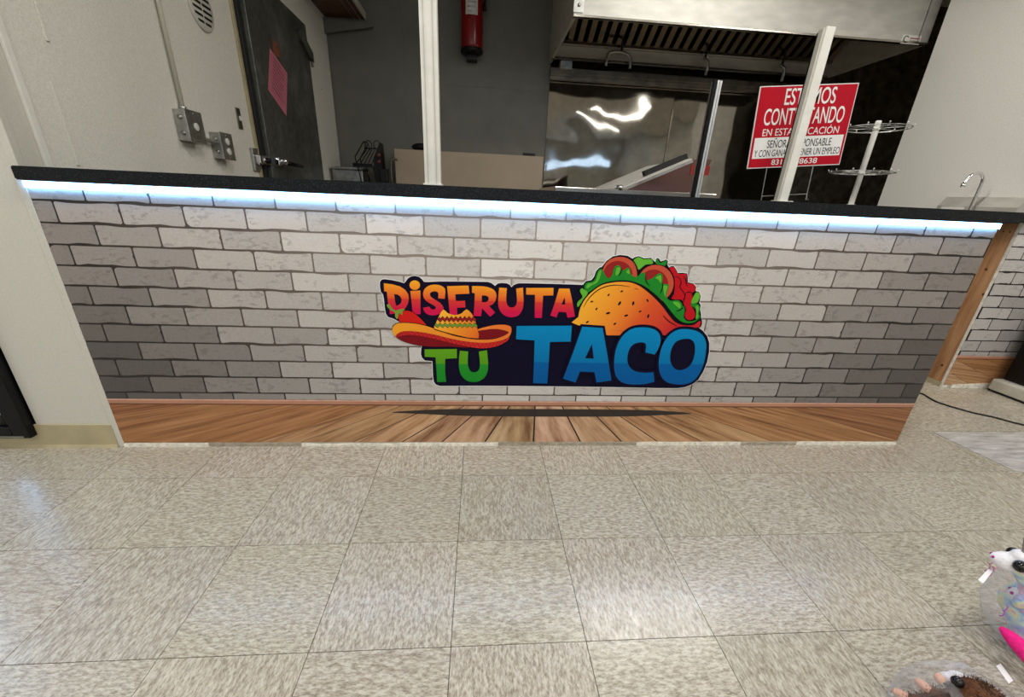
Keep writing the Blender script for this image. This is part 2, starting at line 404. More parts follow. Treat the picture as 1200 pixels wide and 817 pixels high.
# the shop behind the camera
struct(box('wall_shop_left', (-4.2, -9.0, 0), (-4.0, 0.1, Z_SHOP), 'paint'))
struct(box('wall_shop_right', (5.0, -9.0, 0), (5.2, 0.8, Z_SHOP), 'paint'))
struct(box('wall_shop_corner', (3.12, 0.72, 0), (5.0, 0.82, Z_SHOP), 'paint'))
ws = struct(box('wall_shop_front', (-4.2, -9.2, 0), (5.2, -9.0, Z_SHOP), 'paint'))
struct(box('ceiling', (-4.2, -9.2, Z_SHOP), (5.2, 0.10, Z_SHOP + 0.1), 'ceiling'))
struct(box('ceiling_kitchen', (-1.5, 0.0, Z_KIT), (5.2, 3.2, Z_KIT + 0.3), 'ceiling'))
for k, (x0, x1) in enumerate(((-3.0, -0.4), (0.0, 2.0), (2.4, 4.6))):
    wn = struct(thing('window_%d' % (k + 1), ((x0 + x1) / 2, -8.99, 1.9), 'bright transom window over the shop front', None))
    box('pane', (x0, -8.995, 1.85), (x1, -8.985, 2.3), emit('daylight_pane', (190, 220, 255), 4.0), wn)
    for a, b in (((x0 - .05, 1.8), (x0, 2.35)), ((x1, 1.8), (x1 + .05, 2.35)), ((x0, 1.8), (x1, 1.85)), ((x0, 2.3), (x1, 2.35))):
        box('window_frame', (a[0], -9.0, a[1]), (b[0], -8.96, b[1]), 'black_metal', wn)

# glass merchandiser door of the walk-in cooler, only its lower corner shows
cdr = thing('cooler_glass_door', (-2.2, 0.0, 0.05), 'black framed glass cooler door left of the brick counter', 'door')
FX, FZ = -1.697, 0.053
for nm, lo, hi in (('frame_stile', (FX - 0.055, -0.03, FZ), (FX, 0.03, 2.1)), ('frame_stile', (-2.62, -0.03, FZ), (-2.565, 0.03, 2.1)),
                   ('frame_rail', (-2.565, -0.03, FZ), (FX - 0.055, 0.03, FZ + 0.045)), ('frame_rail', (-2.565, -0.03, 2.05), (FX - 0.055, 0.03, 2.1))):
    box(nm, lo, hi, 'black_metal', cdr, 0.003)
for nm, lo, hi in (('inner_frame', (FX - 0.076, -0.018, FZ + 0.045), (FX - 0.055, 0.022, 2.05)), ('inner_frame', (-2.565, -0.018, FZ + 0.045), (FX - 0.076, 0.022, FZ + 0.088))):
    box(nm, lo, hi, 'black', cdr, 0.003)
box('glass_pane', (-2.565, 0.0, FZ + 0.088), (FX - 0.076, 0.008, 2.05), 'glass', cdr)
box('bottom_gasket', (-2.6, -0.032, FZ + 0.004), (FX - 0.02, -0.0295, FZ + 0.010), 'galv', cdr)
lb = thing('cooler_light_bar', (-1.93, 0.11, 0.12), 'bluish light bar glowing inside the cooler door', 'lamp')
box('diffuser', (-1.97, 0.10, 0.06), (-1.88, 0.12, 2.0), emit('cooler_light', (170, 205, 255), 7.0), lb)
box('housing', (-1.98, 0.12, 0.055), (-1.87, 0.13, 2.02), 'white_metal', lb)
struct(box('wall_cooler_back', (-4.0, 0.9, 0), (-1.51, 0.95, 2.4), 'paint'))
box('diffuser', (-2.55, 0.10, 0.14), (-2.47, 0.12, 2.0), emit('cooler_light', (190, 215, 255), 26.0), lb)
sh = box('cooler_shelf', (-2.55, 0.18, 0.14), (-1.55, 0.75, 0.155), 'white_metal'); tag(sh, 'white shelf inside the glass cooler', 'shelf')
for X in (-2.5, -1.6): box('post', (X, 0.3, 0), (X + 0.03, 0.33, 0.14), 'white_metal', sh)

# ------------------------------------------------------------------ the brick-print counter
L, PZ = 0.18058, 0.06295
X0, X1 = -1.418, 1.712
Z_TRIM_T, Z_TRIM_B = 0.2005, 0.178
ROW_OFF = {0: .98, 1: .455, 2: .975, 3: .465, 4: .05, 5: .53, 6: .045, 7: .54, 8: .055, 9: .545, 10: .052, 11: .535}
rb = random.Random(11)
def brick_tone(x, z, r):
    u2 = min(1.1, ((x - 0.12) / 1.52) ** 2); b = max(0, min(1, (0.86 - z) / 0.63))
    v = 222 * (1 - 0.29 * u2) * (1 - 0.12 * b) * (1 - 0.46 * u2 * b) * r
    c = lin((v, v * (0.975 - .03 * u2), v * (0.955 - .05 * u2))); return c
def brick_outline(x0, x1, z0, z1, rng, cut=None):
    """rounded rectangle with the chips and wavering edges of the drawn bricks"""
    kind = rng.random(); rr = [rng.uniform(0.0035, 0.0065) for _ in range(4)]
    if kind < 0.2: rr[rng.randint(0, 3)] = rng.uniform(0.010, 0.017)
    pts = []
    def corner(cx, cz, sx, sz, r, a0):
        for s in range(4):
            a = a0 + PI / 2 * s / 3; pts.append((cx + sx * (-r) + r * math.cos(a), cz + sz * (-r) + r * math.sin(a)))
    corner(x1, z0, 1, -1, rr[0], -PI / 2)
    if kind > 0.82:
        zc = rng.uniform(.3, .7); pts += [(x1 - 0.0005, z0 + (z1 - z0) * (zc - .12)), (x1 - 0.003, z0 + (z1 - z0) * zc), (x1 - 0.0002, z0 + (z1 - z0) * (zc + .1))]
    corner(x1, z1, 1, 1, rr[1], 0)
    w = x1 - x0
    if w > 0.06:
        n = 5; amp = rng.choice((0.0005, 0.0012, 0.0045)) ; a = rng.uniform(.2, .6)
        for s in range(1, n): pts.append((x1 - w * s / n, z1 - (amp if abs(s / n - a) < .26 else 0.0003) * rng.uniform(.5, 1)))
    corner(x0, z1, -1, 1, rr[2], PI / 2)
    corner(x0, z0, -1, -1, rr[3], PI)
    if w > 0.06:
        n = 5; amp = rng.choice((0.0005, 0.0012, 0.0045)); a = rng.uniform(.3, .8)
        for s in range(1, n): pts.append((x0 + w * s / n, z0 + (amp if abs(s / n - a) < .26 else 0.0003) * rng.uniform(.5, 1)))
    return pts
def wrap(parent, xa, xb, yf, ztop, phase=0.0, bright=1.0, shift=0.0):
    """the printed vinyl: mortar sheet, bricks, drawn baseboard"""
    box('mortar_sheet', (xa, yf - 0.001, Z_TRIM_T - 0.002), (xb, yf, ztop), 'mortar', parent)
    for k in range(12):
        zb = 0.8567 - PZ * k; zt = zb + PZ
        if k == 0: zt = ztop
        if k == 11: zb = Z_TRIM_T + 0.001
        g = 0.0027
        off = (ROW_OFF[k] + phase) * L
        i0 = math.floor((xa - off) / L)
        for i in range(i0, i0 + int((xb - xa) / L) + 3):
            a, b = max(xa, off + i * L + g), min(xb, off + (i + 1) * L - g)
            if b - a < 0.012: continue
            pts = brick_outline(a, b, zb + (0.0020 if k != 11 else 0), zt - (0.0032 if k else 0), rb) if k not in (11,) else [(a, zb), (b, zb), (b, zt - .0035), (a, zt - .0026)]
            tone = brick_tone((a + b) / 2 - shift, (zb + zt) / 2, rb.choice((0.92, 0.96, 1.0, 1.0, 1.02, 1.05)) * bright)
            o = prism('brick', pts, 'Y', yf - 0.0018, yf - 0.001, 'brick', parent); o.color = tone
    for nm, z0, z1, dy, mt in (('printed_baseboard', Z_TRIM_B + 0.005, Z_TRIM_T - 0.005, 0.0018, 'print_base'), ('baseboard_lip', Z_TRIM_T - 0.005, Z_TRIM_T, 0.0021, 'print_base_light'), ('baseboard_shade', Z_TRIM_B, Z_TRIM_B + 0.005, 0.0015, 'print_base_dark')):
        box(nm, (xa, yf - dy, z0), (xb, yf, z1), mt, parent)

Z_SLAB_B, Z_SLAB_T = 0.909, 0.945
ct = thing('service_counter', (0.15, 0.0, 0), 'long front counter wrapped in whitewashed brick and plank print', 'counter')
box('counter_body', (X0, 0.0, 0.0), (X1, 0.10, Z_SLAB_B), 'core', ct)
wrap(ct, X0, X1, 0.0, Z_SLAB_B - 0.003)
# drawn floor planks fanning out below the baseboard
ZP0 = 0.017
box('plank_joint_sheet', (X0, -0.0008, ZP0), (X1, 0.0, Z_TRIM_B), 'plank_gap', ct)
tops = [(-1.6, 0), (209, 475.6), (442.7, 476.5), (469, 476.5), (507.3, 476.5), (542.3, 476.5), (565.6, 476.5), (596.3, 476.5), (627, 476.5), (659, 476.5), (688, 476.5), (710, 476.5), (742, 476.8), (792.3, 477.3), (925, 478.8), (1.9, 0)]
bots = [None, (135, 486), (296.9, 520), (346.5, 520), (409, 520), (468, 519.6), (516, 519.6), (567, 519.6), (625, 519.6), (681, 519.6), (730.4, 519.6), (773.4, 519.5), (826.4, 519.3), (909.8, 518.7), (1047.5, 515), None]
lines = []
for a, b in list(zip(tops, bots))[1:-1]:
    p, q = on_y(*a), on_y(*b); s = (q.x - p.x) / (q.z - p.z)
    lines.append((p.x + (Z_TRIM_B - p.z) * s, p.x + (ZP0 - p.z) * s))
lines = [(-9, -9)] + lines + [(9, 9)]
def clip_poly(poly, xa, xb):
    for side, lim in ((1, xa), (-1, xb)):
        out = []
        for p, q in zip(poly, poly[1:] + poly[:1]):
            ip, iq = side * (p[0] - lim) >= 0, side * (q[0] - lim) >= 0
            if ip: out.append(p)
            if ip != iq:
                t = (lim - p[0]) / (q[0] - p[0]); out.append((lim, p[1] + t * (q[1] - p[1])))
        poly = out
        if not poly: return []
    return poly
ptone = [(min(255, int(c[0] * .99 + 14)), int(c[1] * 1.05 + 18), int(c[2] * 1.06 + 20)) for c in ((150, 88, 50), (168, 108, 66), (184, 132, 92), (178, 128, 88), (196, 144, 106), (190, 140, 108), (200, 150, 118), (188, 146, 108), (204, 152, 124), (196, 148, 114), (192, 140, 102), (186, 132, 92), (184, 134, 92), (172, 116, 72), (150, 92, 54))]
for i, (a, b) in enumerate(zip(lines, lines[1:])):
    jg = 0.0036 if 3 < i < 12 else 0.0022
    poly = clip_poly([(a[1] + jg, ZP0), (b[1] - jg, ZP0), (b[0] - jg * .8, Z_TRIM_B), (a[0] + jg * .8, Z_TRIM_B)], X0, X1)
    if len(poly) < 3: continue
    o = prism('plank', poly, 'Y', -0.0016, -0.0008, 'plank', ct); o.color = lin(ptone[i])
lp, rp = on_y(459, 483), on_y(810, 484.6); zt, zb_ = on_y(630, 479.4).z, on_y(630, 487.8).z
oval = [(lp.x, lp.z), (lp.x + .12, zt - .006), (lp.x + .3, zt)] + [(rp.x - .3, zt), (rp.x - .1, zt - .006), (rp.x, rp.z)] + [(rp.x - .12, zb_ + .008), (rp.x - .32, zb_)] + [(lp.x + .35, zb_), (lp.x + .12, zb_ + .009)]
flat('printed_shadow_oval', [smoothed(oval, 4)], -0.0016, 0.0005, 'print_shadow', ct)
for i in range(2, 13):   # the joints are drawn across the oval too
    a = lines[i]; f = lambda z: a[0] + (Z_TRIM_B - z) / (Z_TRIM_B - ZP0) * (a[1] - a[0])
    if lp.x + .1 < f(.15) < rp.x - .1:
        prism('plank_joint', [(f(zb_) - .002, zb_), (f(zb_) + .002, zb_), (f(zt) + .002, zt), (f(zt) - .002, zt)], 'Y', -0.0025, -0.0021, 'plank_gap', ct)
x = X0
for i, (wd_, mt, h) in enumerate(((.30, 'caulk', .016), (.34, 'caulk_grey', .017), (.36, 'caulk', .012), (.40, 'caulk', .016), (.22, 'caulk_grey', .018), (.35, 'caulk_grey', .015), (.45, 'caulk', .017), (.25, 'caulk_grey', .013), (.30, 'caulk', .018), (.2, 'caulk', .014))):
    xe = min(X1, x + wd_)
    n = 6; poly = [(x, 0.0)] + [(xe, 0.0)] + [(xe - (xe - x) * k / n, h - rb.uniform(0, .004)) for k in range(n + 1)]
    prism('base_strip', poly, 'Y', -0.004, 0.0, mt, ct); x = xe
    if x >= X1: break

slab = thing('countertop', (0.15, 0.2, Z_SLAB_B), 'long speckled black countertop slab running above the light strip', 'countertop')
bm = bmesh.new(); abox(bm, (XL + 0.004, -0.03, Z_SLAB_B), (1.752, 0.60, Z_SLAB_T))
bmesh.ops.bevel(bm, geom=[e for e in bm.edges], offset=0.003, segments=2, affect='EDGES'); finish(bm, 'slab', 'slab', slab)
# raw edge splinters hang under the front edge here and there
for x0_, x1_ in ((-1.0, -0.72), (-0.52, 0.05), (0.30, 0.62), (0.95, 1.12)):
    box('underside_film', (x0_, -0.028, Z_SLAB_B - 0.0012), (x1_, -0.022, Z_SLAB_B), 'label', slab)
led = thing('light_strip', (0.15, -0.012, 0.9), 'glowing bluish white light strip under the black countertop edge', 'light strip')
bm = bmesh.new(); abox(bm, (X0 + 0.002, -0.010, 0.8890), (X1 - 0.003, -0.003, 0.9065)); finish(bm, 'glowing_diffuser', 'led', led)
box('mounting_channel', (X0 + 0.002, -0.010, 0.9065), (X1 - 0.003, -0.002, 0.909), 'alu', led)

# second half-wall behind the walkway, seen at its raw stud end
Y2, XE = 0.60, 2.605
c2 = thing('service_counter', (3.0, 0.65, 0), 'shorter brick print half wall behind the walkway with a raw stud end', 'counter')
box('half_wall_core', (XE + 0.02, Y2 + 0.013, 0), (3.7, Y2 + 0.088, Z_SLAB_B), 'core', c2)
st = box('end_stud', (XE, Y2 + 0.012, 0.028), (XE + 0.038, Y2 + 0.100, Z_SLAB_B), 'stud', c2, 0.002)
st['label'] = 'raw pine stud'
box('sole_plate', (XE - 0.004, Y2 + 0.010, 0.0), (XE + 0.05, Y2 + 0.102, 0.028), 'vinyl_base', c2)
for z, y in ((0.545, 0.018), (0.12, 0.05), (0.67, 0.06)): lathe('knot', [(0.001, -0.0012), (0.007, -0.001), (0.008, 0.001)], (XE, Y2 + y, z), 'knot', c2, 10, 'X')
for y in (0.035, 0.065): lathe('screw_hole', [(0.001, -0.001), (0.0035, -0.001), (0.0035, 0.001)], (XE, Y2 + y, 0.862), 'black', c2, 8, 'X')
box('drywall_edge', (XE - 0.002, Y2 - 0.0005, 0.0), (XE + 0.03, Y2 + 0.0125, Z_SLAB_B), 'drywall', c2)
wrap(c2, XE, 3.4, Y2 - 0.0005, Z_SLAB_B, phase=(2.691 / L) % 1 - .975 + 0.0, bright=0.90, shift=2.2)
o_ = box('half_wall_face', (XE + 0.03, Y2, 0), (3.7, Y2 + 0.013, Z_SLAB_B), 'core', c2)
for i, x in enumerate((2.3, 2.55, 2.72, 2.92, 3.16)):  # fanning the other way of the artwork
    xn = (2.55, 2.72, 2.92, 3.16, 3.5)[i]
    poly = clip_poly([(x + .16 + (x - 2.3) * .3, ZP0), (xn + .157 + (xn - 2.3) * .3, ZP0), (xn - .123, Z_TRIM_B), (x - .12, Z_TRIM_B)], XE, 3.4)
    if len(poly) > 2:
        o = prism('plank', poly, 'Y', Y2 - .0016, Y2, 'plank', c2); o.color = lin(ptone[(i * 2 + 9) % 14])
box('plank_joint_sheet', (XE, Y2 - .0008, ZP0), (3.4, Y2, Z_TRIM_B), 'plank_gap', c2)
prism('base_strip', [(XE + .05, 0), (3.4, 0), (3.4, .03), (3.0, .026), (2.85, .03), (XE + .05, .02)], 'Y', Y2 - .006, Y2 - .0005, 'caulk', c2)
s2 = box('countertop', (2.5, Y2 - 0.05, Z_SLAB_B), (3.9, Y2 + 0.14, Z_SLAB_T), 'slab', None, 0.003)
tag(s2, 'short black countertop on the half wall with the stud end', 'countertop')

# ------------------------------------------------------------------ DISFRUTA TU TACO decal on the brick print
Z1, Z2, Z3, Z4, Z5, Z6 = (440, 315, 10), (540, 315, 8), (450, 355, 7.5), (590, 370, 9.077), (700, 375, 8.571), (670, 295, 8.17)
def W2(z, pts): return [(lambda p: (p.x, p.z))(on_y(z[0] + x / z[2], z[1] + y / z[2])) for x, y in pts]
def grad(name, stops, a, b):
    """printed colour ramp between two places on the wall"""
    t = NT(name); tc = t.n('ShaderNodeTexCoord'); sp = t.n('ShaderNodeSeparateXYZ'); t.l(tc.outputs['Object'], sp.inputs[0])
    d = b - a; L2 = d.x ** 2 + d.z ** 2
    f = t.math('ADD', t.math('MULTIPLY', t.math('SUBTRACT', sp.outputs[0], a.x), d.x / L2), t.math('MULTIPLY', t.math('SUBTRACT', sp.outputs[2], a.z), d.z / L2))
    t.l(t.ramp(f, stops), t.b.inputs['Base Color']); t.b.inputs['Roughness'].default_value = 0.55; t.b.inputs['Specular IOR Level'].default_value = 0.12
    return t.m
def V(px, py): return on_y(px, py)
a, b = V(560, 331), V(560, 372); b = Vector((a.x, 0, b.z))
M['g_dis'] = grad('print_orange_to_crimson', [(0.0, (247, 172, 38)), (0.30, (238, 128, 40)), (0.50, (228, 84, 44)), (0.515, (214, 58, 46)), (0.80, (208, 22, 70)), (1.0, (206, 14, 86))], a, b)
a, b = V(700, 381), V(700, 449); b = Vector((a.x, 0, b.z))
M['g_taco'] = grad('print_blue', [(0.0, (0, 132, 190)), (0.62, (0, 112, 168)), (0.63, (0, 90, 156)), (1.0, (0, 84, 150))], a, b)
a, b = V(540, 409), V(540, 447); b = Vector((a.x, 0, b.z))
M['g_tu'] = grad('print_green', [(0.0, (96, 158, 26)), (0.44, (84, 150, 26)), (0.45, (36, 140, 40)), (1.0, (24, 130, 36))], a, b)
M['g_shell'] = grad('print_tortilla', [(0.0, (246, 176, 50)), (0.35, (236, 138, 44)), (0.6, (218, 88, 40)), (1.0, (196, 34, 44))], V(700, 330), V(790, 385))
M['g_hat'] = grad('print_hat_orange', [(0.0, (238, 158, 40)), (0.5, (238, 138, 46)), (1.0, (232, 118, 48))], V(465, 385), V(590, 400))
M['g_crown'] = grad('print_crown_yellow', [(0.0, (250, 190, 60)), (0.5, (240, 150, 44)), (1.0, (226, 108, 36))], V(515, 362), V(558, 395))
for k, c in dict(navy=(9, 4, 34), inkblack=(10, 6, 16), leaf=(30, 132, 40), leaf_light=(96, 176, 52), meat=(196, 80, 56), meat_dark=(146, 36, 34), tomato=(190, 18, 32), hatred=(120, 16, 26), band=(206, 42, 40), chili=(206, 30, 24), stem=(122, 150, 56), zig_red=(146, 26, 34), zig_green=(110, 160, 60), halo=(232, 230, 228)).items():
    M['p_' + k] = mat('print_' + k, c, 0.55, var=0.03, spec=0.12)
logo = thing('taco_decal', (0.17, -0.002, 0.45), 'cut-out decal with colourful lettering DISFRUTA TU TACO on the brick print', 'decal')
YD = -0.0018; T = 0.0004
def lay(n): return YD - T * n
outline = (W2(Z1, [(205, 580), (150, 565), (125, 530), (110, 450), (100, 350), (90, 300), (65, 270), (55, 210), (53, 155), (75, 125), (110, 120), (200, 132), (290, 152), (335, 168), (355, 150), (380, 112), (420, 88), (465, 82), (510, 92), (545, 120), (570, 152), (600, 155), (750, 147), (950, 148)])
    + W2(Z2, [(104, 120), (250, 122), (285, 132), (322, 160), (345, 138), (375, 132), (430, 135), (460, 150), (473, 172), (500, 148), (540, 135), (620, 135), (850, 140), (1000, 145), (1150, 150), (1190, 250)])
    + W2(Z5, [(300, 20), (700, 20), (1015, 75), (1060, 110), (1100, 160), (1122, 230), (1120, 320), (1100, 420), (1060, 520), (1010, 600), (950, 645), (880, 672), (800, 683), (600, 682), (300, 675), (0, 670)])
    + W2(Z3, [(1200, 728), (800, 726), (490, 728), (455, 715), (438, 690), (432, 650), (425, 510), (360, 505), (335, 480), (325, 450), (328, 400), (340, 360), (400, 300), (200, 200)]))
taco_edge = [(45, 515), (40, 490), (55, 462), (85, 425), (70, 385), (68, 355), (90, 336), (108, 340), (108, 312), (135, 280), (185, 272), (212, 240), (232, 185), (262, 152), (285, 146), (330, 88), (390, 45), (460, 30), (530, 38), (580, 66), (600, 52), (640, 42), (690, 62), (755, 58), (782, 85), (798, 98), (805, 70), (818, 58), (835, 70), (847, 92), (875, 85), (900, 74), (918, 90), (912, 122), (928, 150), (950, 136), (975, 138), (997, 170), (1012, 203), (1060, 200), (1102, 208), (1108, 250), (1108, 292), (1160, 302), (1188, 335), (1182, 374), (1215, 386), (1230, 420), (1224, 465), (1217, 488), (1232, 510), (1224, 550), (1234, 590), (1236, 650), (1226, 725), (1100, 740), (900, 800), (330, 800), (52, 712), (50, 630), (60, 560)]
te = W2(Z6, taco_edge)
flat('sticker_edge', [outline], YD, T, 'p_halo', logo, grow=0.0022)
flat('sticker_edge', [te], lay(0.4), T, 'p_halo', logo, grow=0.0022)
flat('navy_background', [outline], lay(1), T, 'p_navy', logo)
def letter(z, outer, holes, mtl, n=3, smooth=False, k=3):
    f = (lambda q: smoothed(q, k)) if smooth else (lambda q: q)
    o = flat('letter', [f(W2(z, outer))] + [f(W2(z, h)) for h in holes], lay(n), T, mtl, logo)
    return o
def mixed(pts):
    """corner points given twice stay sharp, the rest are rounded"""
    return pts
letter(Z1, [(100, 168), (200, 180), (290, 205), (350, 245), (385, 295), (393, 350), (382, 410), (355, 455), (320, 488), (250, 518), (172, 530), (168, 490), (160, 440), (150, 395), (135, 265), (105, 262)], [[(220, 295), (262, 300), (296, 325), (310, 360), (300, 400), (270, 425), (245, 432), (235, 400)]], 'g_dis')
flat('letter', [W2(Z1, [(410, 258), (528, 252), (530, 530), (440, 530)])], lay(3), T, 'g_dis', logo)
flat('letter_dot', [W2(Z1, [(462 + 62 * math.cos(t * PI / 12), 190 + 56 * math.sin(t * PI / 12)) for t in range(24)])], lay(3), T, 'g_dis', logo)
S_ = smoothed([(735, 345), (738, 290), (722, 268), (690, 262), (650, 275), (640, 300), (655, 330), (700, 360), (760, 400), (795, 445), (795, 480), (765, 515), (720, 538), (660, 543), (610, 530), (575, 500), (558, 455)], 3, False) + smoothed([(630, 440), (650, 465), (680, 475), (705, 465), (705, 445), (680, 425), (610, 385), (570, 340), (560, 290), (575, 240), (620, 200), (680, 185), (750, 190), (800, 215), (820, 255), (812, 350)], 3, False)
letter(Z1, S_, [], 'g_dis')
letter(Z1, [(840, 202), (1090, 195), (1102, 290), (935, 297), (942, 375), (1050, 372), (1055, 450), (955, 455), (962, 535), (875, 540), (862, 430), (850, 300)], [], 'g_dis')
letter(Z2, [(105, 160), (200, 162), (245, 168), (282, 180), (310, 195), (328, 220), (335, 250), (325, 300), (298, 333), (265, 348), (322, 408), (275, 447), (200, 370), (190, 442), (120, 440), (128, 330), (132, 230), (105, 222)], [[(197, 248), (235, 250), (255, 260), (263, 280), (255, 300), (235, 312), (197, 312)]], 'g_dis')
letter(Z2, [(360, 175), (432, 180)] + smoothed([(426, 250), (426, 300), (440, 345), (475, 362), (510, 348), (525, 310), (524, 250), (518, 185)], 3, False) + [(582, 175)] + smoothed([(588, 290), (580, 370), (545, 430), (495, 450), (440, 448), (385, 415), (352, 350), (352, 260)], 3, False), [], 'g_dis')
letter(Z2, [(612, 178), (868, 178), (865, 248), (770, 250), (765, 350), (758, 458), (692, 458), (693, 350), (695, 242), (612, 240)], [], 'g_dis')
letter(Z2, [(920, 183), (1018, 185), (1045, 310), (1068, 445), (1000, 458), (985, 405), (915, 402), (895, 455), (838, 435), (880, 320)], [[(972, 265), (978, 335), (942, 332)]], 'g_dis')
letter(Z3, [(358, 405), (640, 402), (642, 482), (538, 487), (538, 600), (547, 690), (468, 692), (462, 580), (455, 475), (360, 470)], [], 'g_tu', 6)
letter(Z3, [(668, 417), (740, 425)] + smoothed([(736, 500), (738, 545), (755, 590), (788, 607), (825, 595), (842, 555), (842, 500), (833, 425)], 3, False) + [(905, 413)] + smoothed([(915, 520), (912, 590), (885, 650), (840, 682), (790, 692), (730, 680), (682, 635), (660, 570), (660, 480)], 3, False), [], 'g_tu', 6)
# taco drawing, below the blue letters
taco = flat('taco_drawing', [te], lay(2), T, 'p_inkblack', logo)
def art(name, pts, mtl, n, parent=taco, z=Z6, k=3): return flat(name, [smoothed(W2(z, pts), k)], lay(n), T, mtl, parent)
def ell(cx, cy, rx, ry, ang=0, n=28):
    c, s = math.cos(ang), math.sin(ang)
    return [(cx + rx * math.cos(t) * c - ry * math.sin(t) * s, cy + rx * math.cos(t) * s + ry * math.sin(t) * c) for t in [2 * PI * i / n for i in range(n)]]
def ribbon(name, pts, w, mtl, n, parent, z=Z6, smooth_k=4):
    p = smoothed(pts, smooth_k, False) if smooth_k else pts
    L_, R_ = [], []
    for i, q in enumerate(p):
        a, b = p[max(0, i - 1)], p[min(len(p) - 1, i + 1)]; dx, dy = b[0] - a[0], b[1] - a[1]; l = math.hypot(dx, dy) or 1
        ww = w * (min(1, 0.35 + 2.2 * min(i, len(p) - 1 - i) / len(p)) if smooth_k else 1)
        L_.append((q[0] - dy / l * ww / 2, q[1] + dx / l * ww / 2)); R_.append((q[0] + dy / l * ww / 2, q[1] - dx / l * ww / 2))
    return flat(name, [W2(z, L_ + R_[::-1])], lay(n), T, mtl, parent)
art('back_lettuce', [(590, 85), (612, 62), (640, 52), (690, 72), (750, 68), (772, 90), (768, 115), (700, 125), (640, 172), (618, 130)], 'p_leaf_light', 3)
art('back_lettuce', [(800, 112), (808, 72), (820, 72), (840, 105), (875, 95), (902, 86), (906, 105), (890, 132), (850, 125)], 'p_leaf', 3)
art('lettuce', [(1140, 492), (1160, 430), (1188, 388), (1215, 398), (1222, 430), (1210, 468), (1190, 490)], 'p_leaf_light', 3)
flat('meat_slice', [W2(Z6, ell(460, 200, 168, 152))], lay(3), T, 'p_meat', taco)
flat('meat_slice_face', [W2(Z6, ell(440, 216, 138, 130))], lay(4), T, 'p_meat_dark', taco)
flat('meat_slice', [W2(Z6, ell(800, 300, 172, 176))], lay(5), T, 'p_meat', taco)
flat('meat_slice_face', [W2(Z6, ell(780, 318, 140, 150))], lay(6), T, 'p_meat_dark', taco)
ribbon('meat_line', [(630, 250), (622, 160), (590, 90)], 12, 'p_inkblack', 6.5, taco)
art('tomato', [(x + 572, y) for x, y in [(358, 158), (385, 145), (408, 155), (425, 192), (450, 212), (490, 209), (521, 214), (522, 262), (530, 298), (590, 309), (606, 335), (598, 375), (572, 398), (578, 430), (562, 500), (582, 540), (602, 580), (598, 628), (560, 651), (522, 643), (503, 600), (517, 550), (490, 490), (470, 457), (380, 450), (402, 400), (410, 300), (398, 225)]], 'p_tomato', 7, k=3)
for q in ([(978, 240), (1020, 245), (1042, 290), (1030, 335), (1060, 380), (1078, 420), (1060, 460)], [(1060, 230), (1085, 265), (1090, 310), (1105, 328)], [(1085, 392), (1115, 383), (1150, 395)], [(1060, 485), (1075, 440), (1085, 392)]):
    ribbon('tomato_line', q, 9, 'p_inkblack', 8, taco)
lett = art('lettuce', [(155, 385), (120, 350), (122, 315), (145, 292), (190, 285), (220, 255), (240, 195), (265, 165), (290, 167), (310, 212), (345, 252), (380, 225), (400, 155), (430, 130), (460, 137), (475, 180), (540, 150), (555, 200), (580, 230), (620, 237), (660, 202), (690, 197), (700, 230), (708, 270), (760, 255), (820, 210), (850, 208), (865, 240), (860, 300), (900, 308), (925, 322), (910, 380), (902, 430), (935, 465), (1010, 462), (1045, 490), (1055, 520), (1068, 517), (1075, 560), (1065, 620), (1100, 660), (1170, 655), (1205, 615), (1195, 560), (1130, 503), (1190, 497), (1218, 520), (1212, 590), (1222, 620), (1190, 660), (1130, 680), (1060, 672), (1000, 632), (940, 562), (870, 472), (790, 402), (700, 332), (600, 288), (480, 272), (380, 282), (280, 312), (200, 357)], 'p_leaf', 9, k=3)
for q in ([(135, 340), (150, 305), (200, 297), (232, 262), (255, 190), (280, 178), (262, 250), (235, 295), (190, 318), (150, 345)], [(415, 190), (428, 150), (455, 150), (460, 180), (440, 215), (420, 225)], [(520, 185), (542, 165), (545, 210), (515, 195)], [(795, 250), (838, 222), (852, 245), (845, 300), (825, 265)], [(870, 325), (912, 328), (895, 385), (888, 430), (875, 380)], [(960, 480), (1005, 478), (1035, 505), (1030, 540), (1000, 520)], [(1180, 515), (1208, 525), (1200, 590), (1205, 620), (1180, 640), (1185, 580)]):
    art('lettuce_highlight', q, 'p_leaf_light', 10)
for q in ([(700, 220), (708, 285), (740, 322)], [(865, 290), (860, 350), (840, 395)], [(470, 160), (465, 195), (445, 225)], [(990, 562), (1030, 555), (1062, 520)]):
    ribbon('lettuce_line', q, 9, 'p_inkblack', 11, taco)
art('lettuce', [(60, 525), (47, 502), (60, 472), (100, 432), (80, 388), (77, 365), (95, 347), (120, 362), (152, 390), (100, 462)], 'p_leaf_light', 9)
flat('tortilla_edge', [smoothed(W2(Z6, [(52, 700), (52, 620), (72, 530), (120, 440), (190, 365), (285, 302), (400, 275), (480, 270), (560, 277), (650, 308), (730, 355), (815, 425), (885, 500), (945, 580), (1005, 650), (1065, 682), (1150, 680), (1190, 655), (1232, 630), (1228, 715), (1130, 740), (890, 800), (340, 800)]), 3)], lay(12), T, 'p_inkblack', taco)
flat('tortilla', [smoothed(W2(Z6, [(60, 700), (60, 620), (80, 530), (130, 442), (200, 372), (290, 314), (400, 290), (480, 285), (560, 292), (640, 324), (715, 378), (795, 450), (862, 522), (920, 602), (980, 668), (1055, 698), (1145, 700), (1185, 680), (1222, 655), (1218, 700), (1200, 720), (1060, 730), (900, 795)]), 3) + W2(Z6, [(885, 795), (340, 795), (90, 700)])], lay(13), T, 'g_shell', taco)
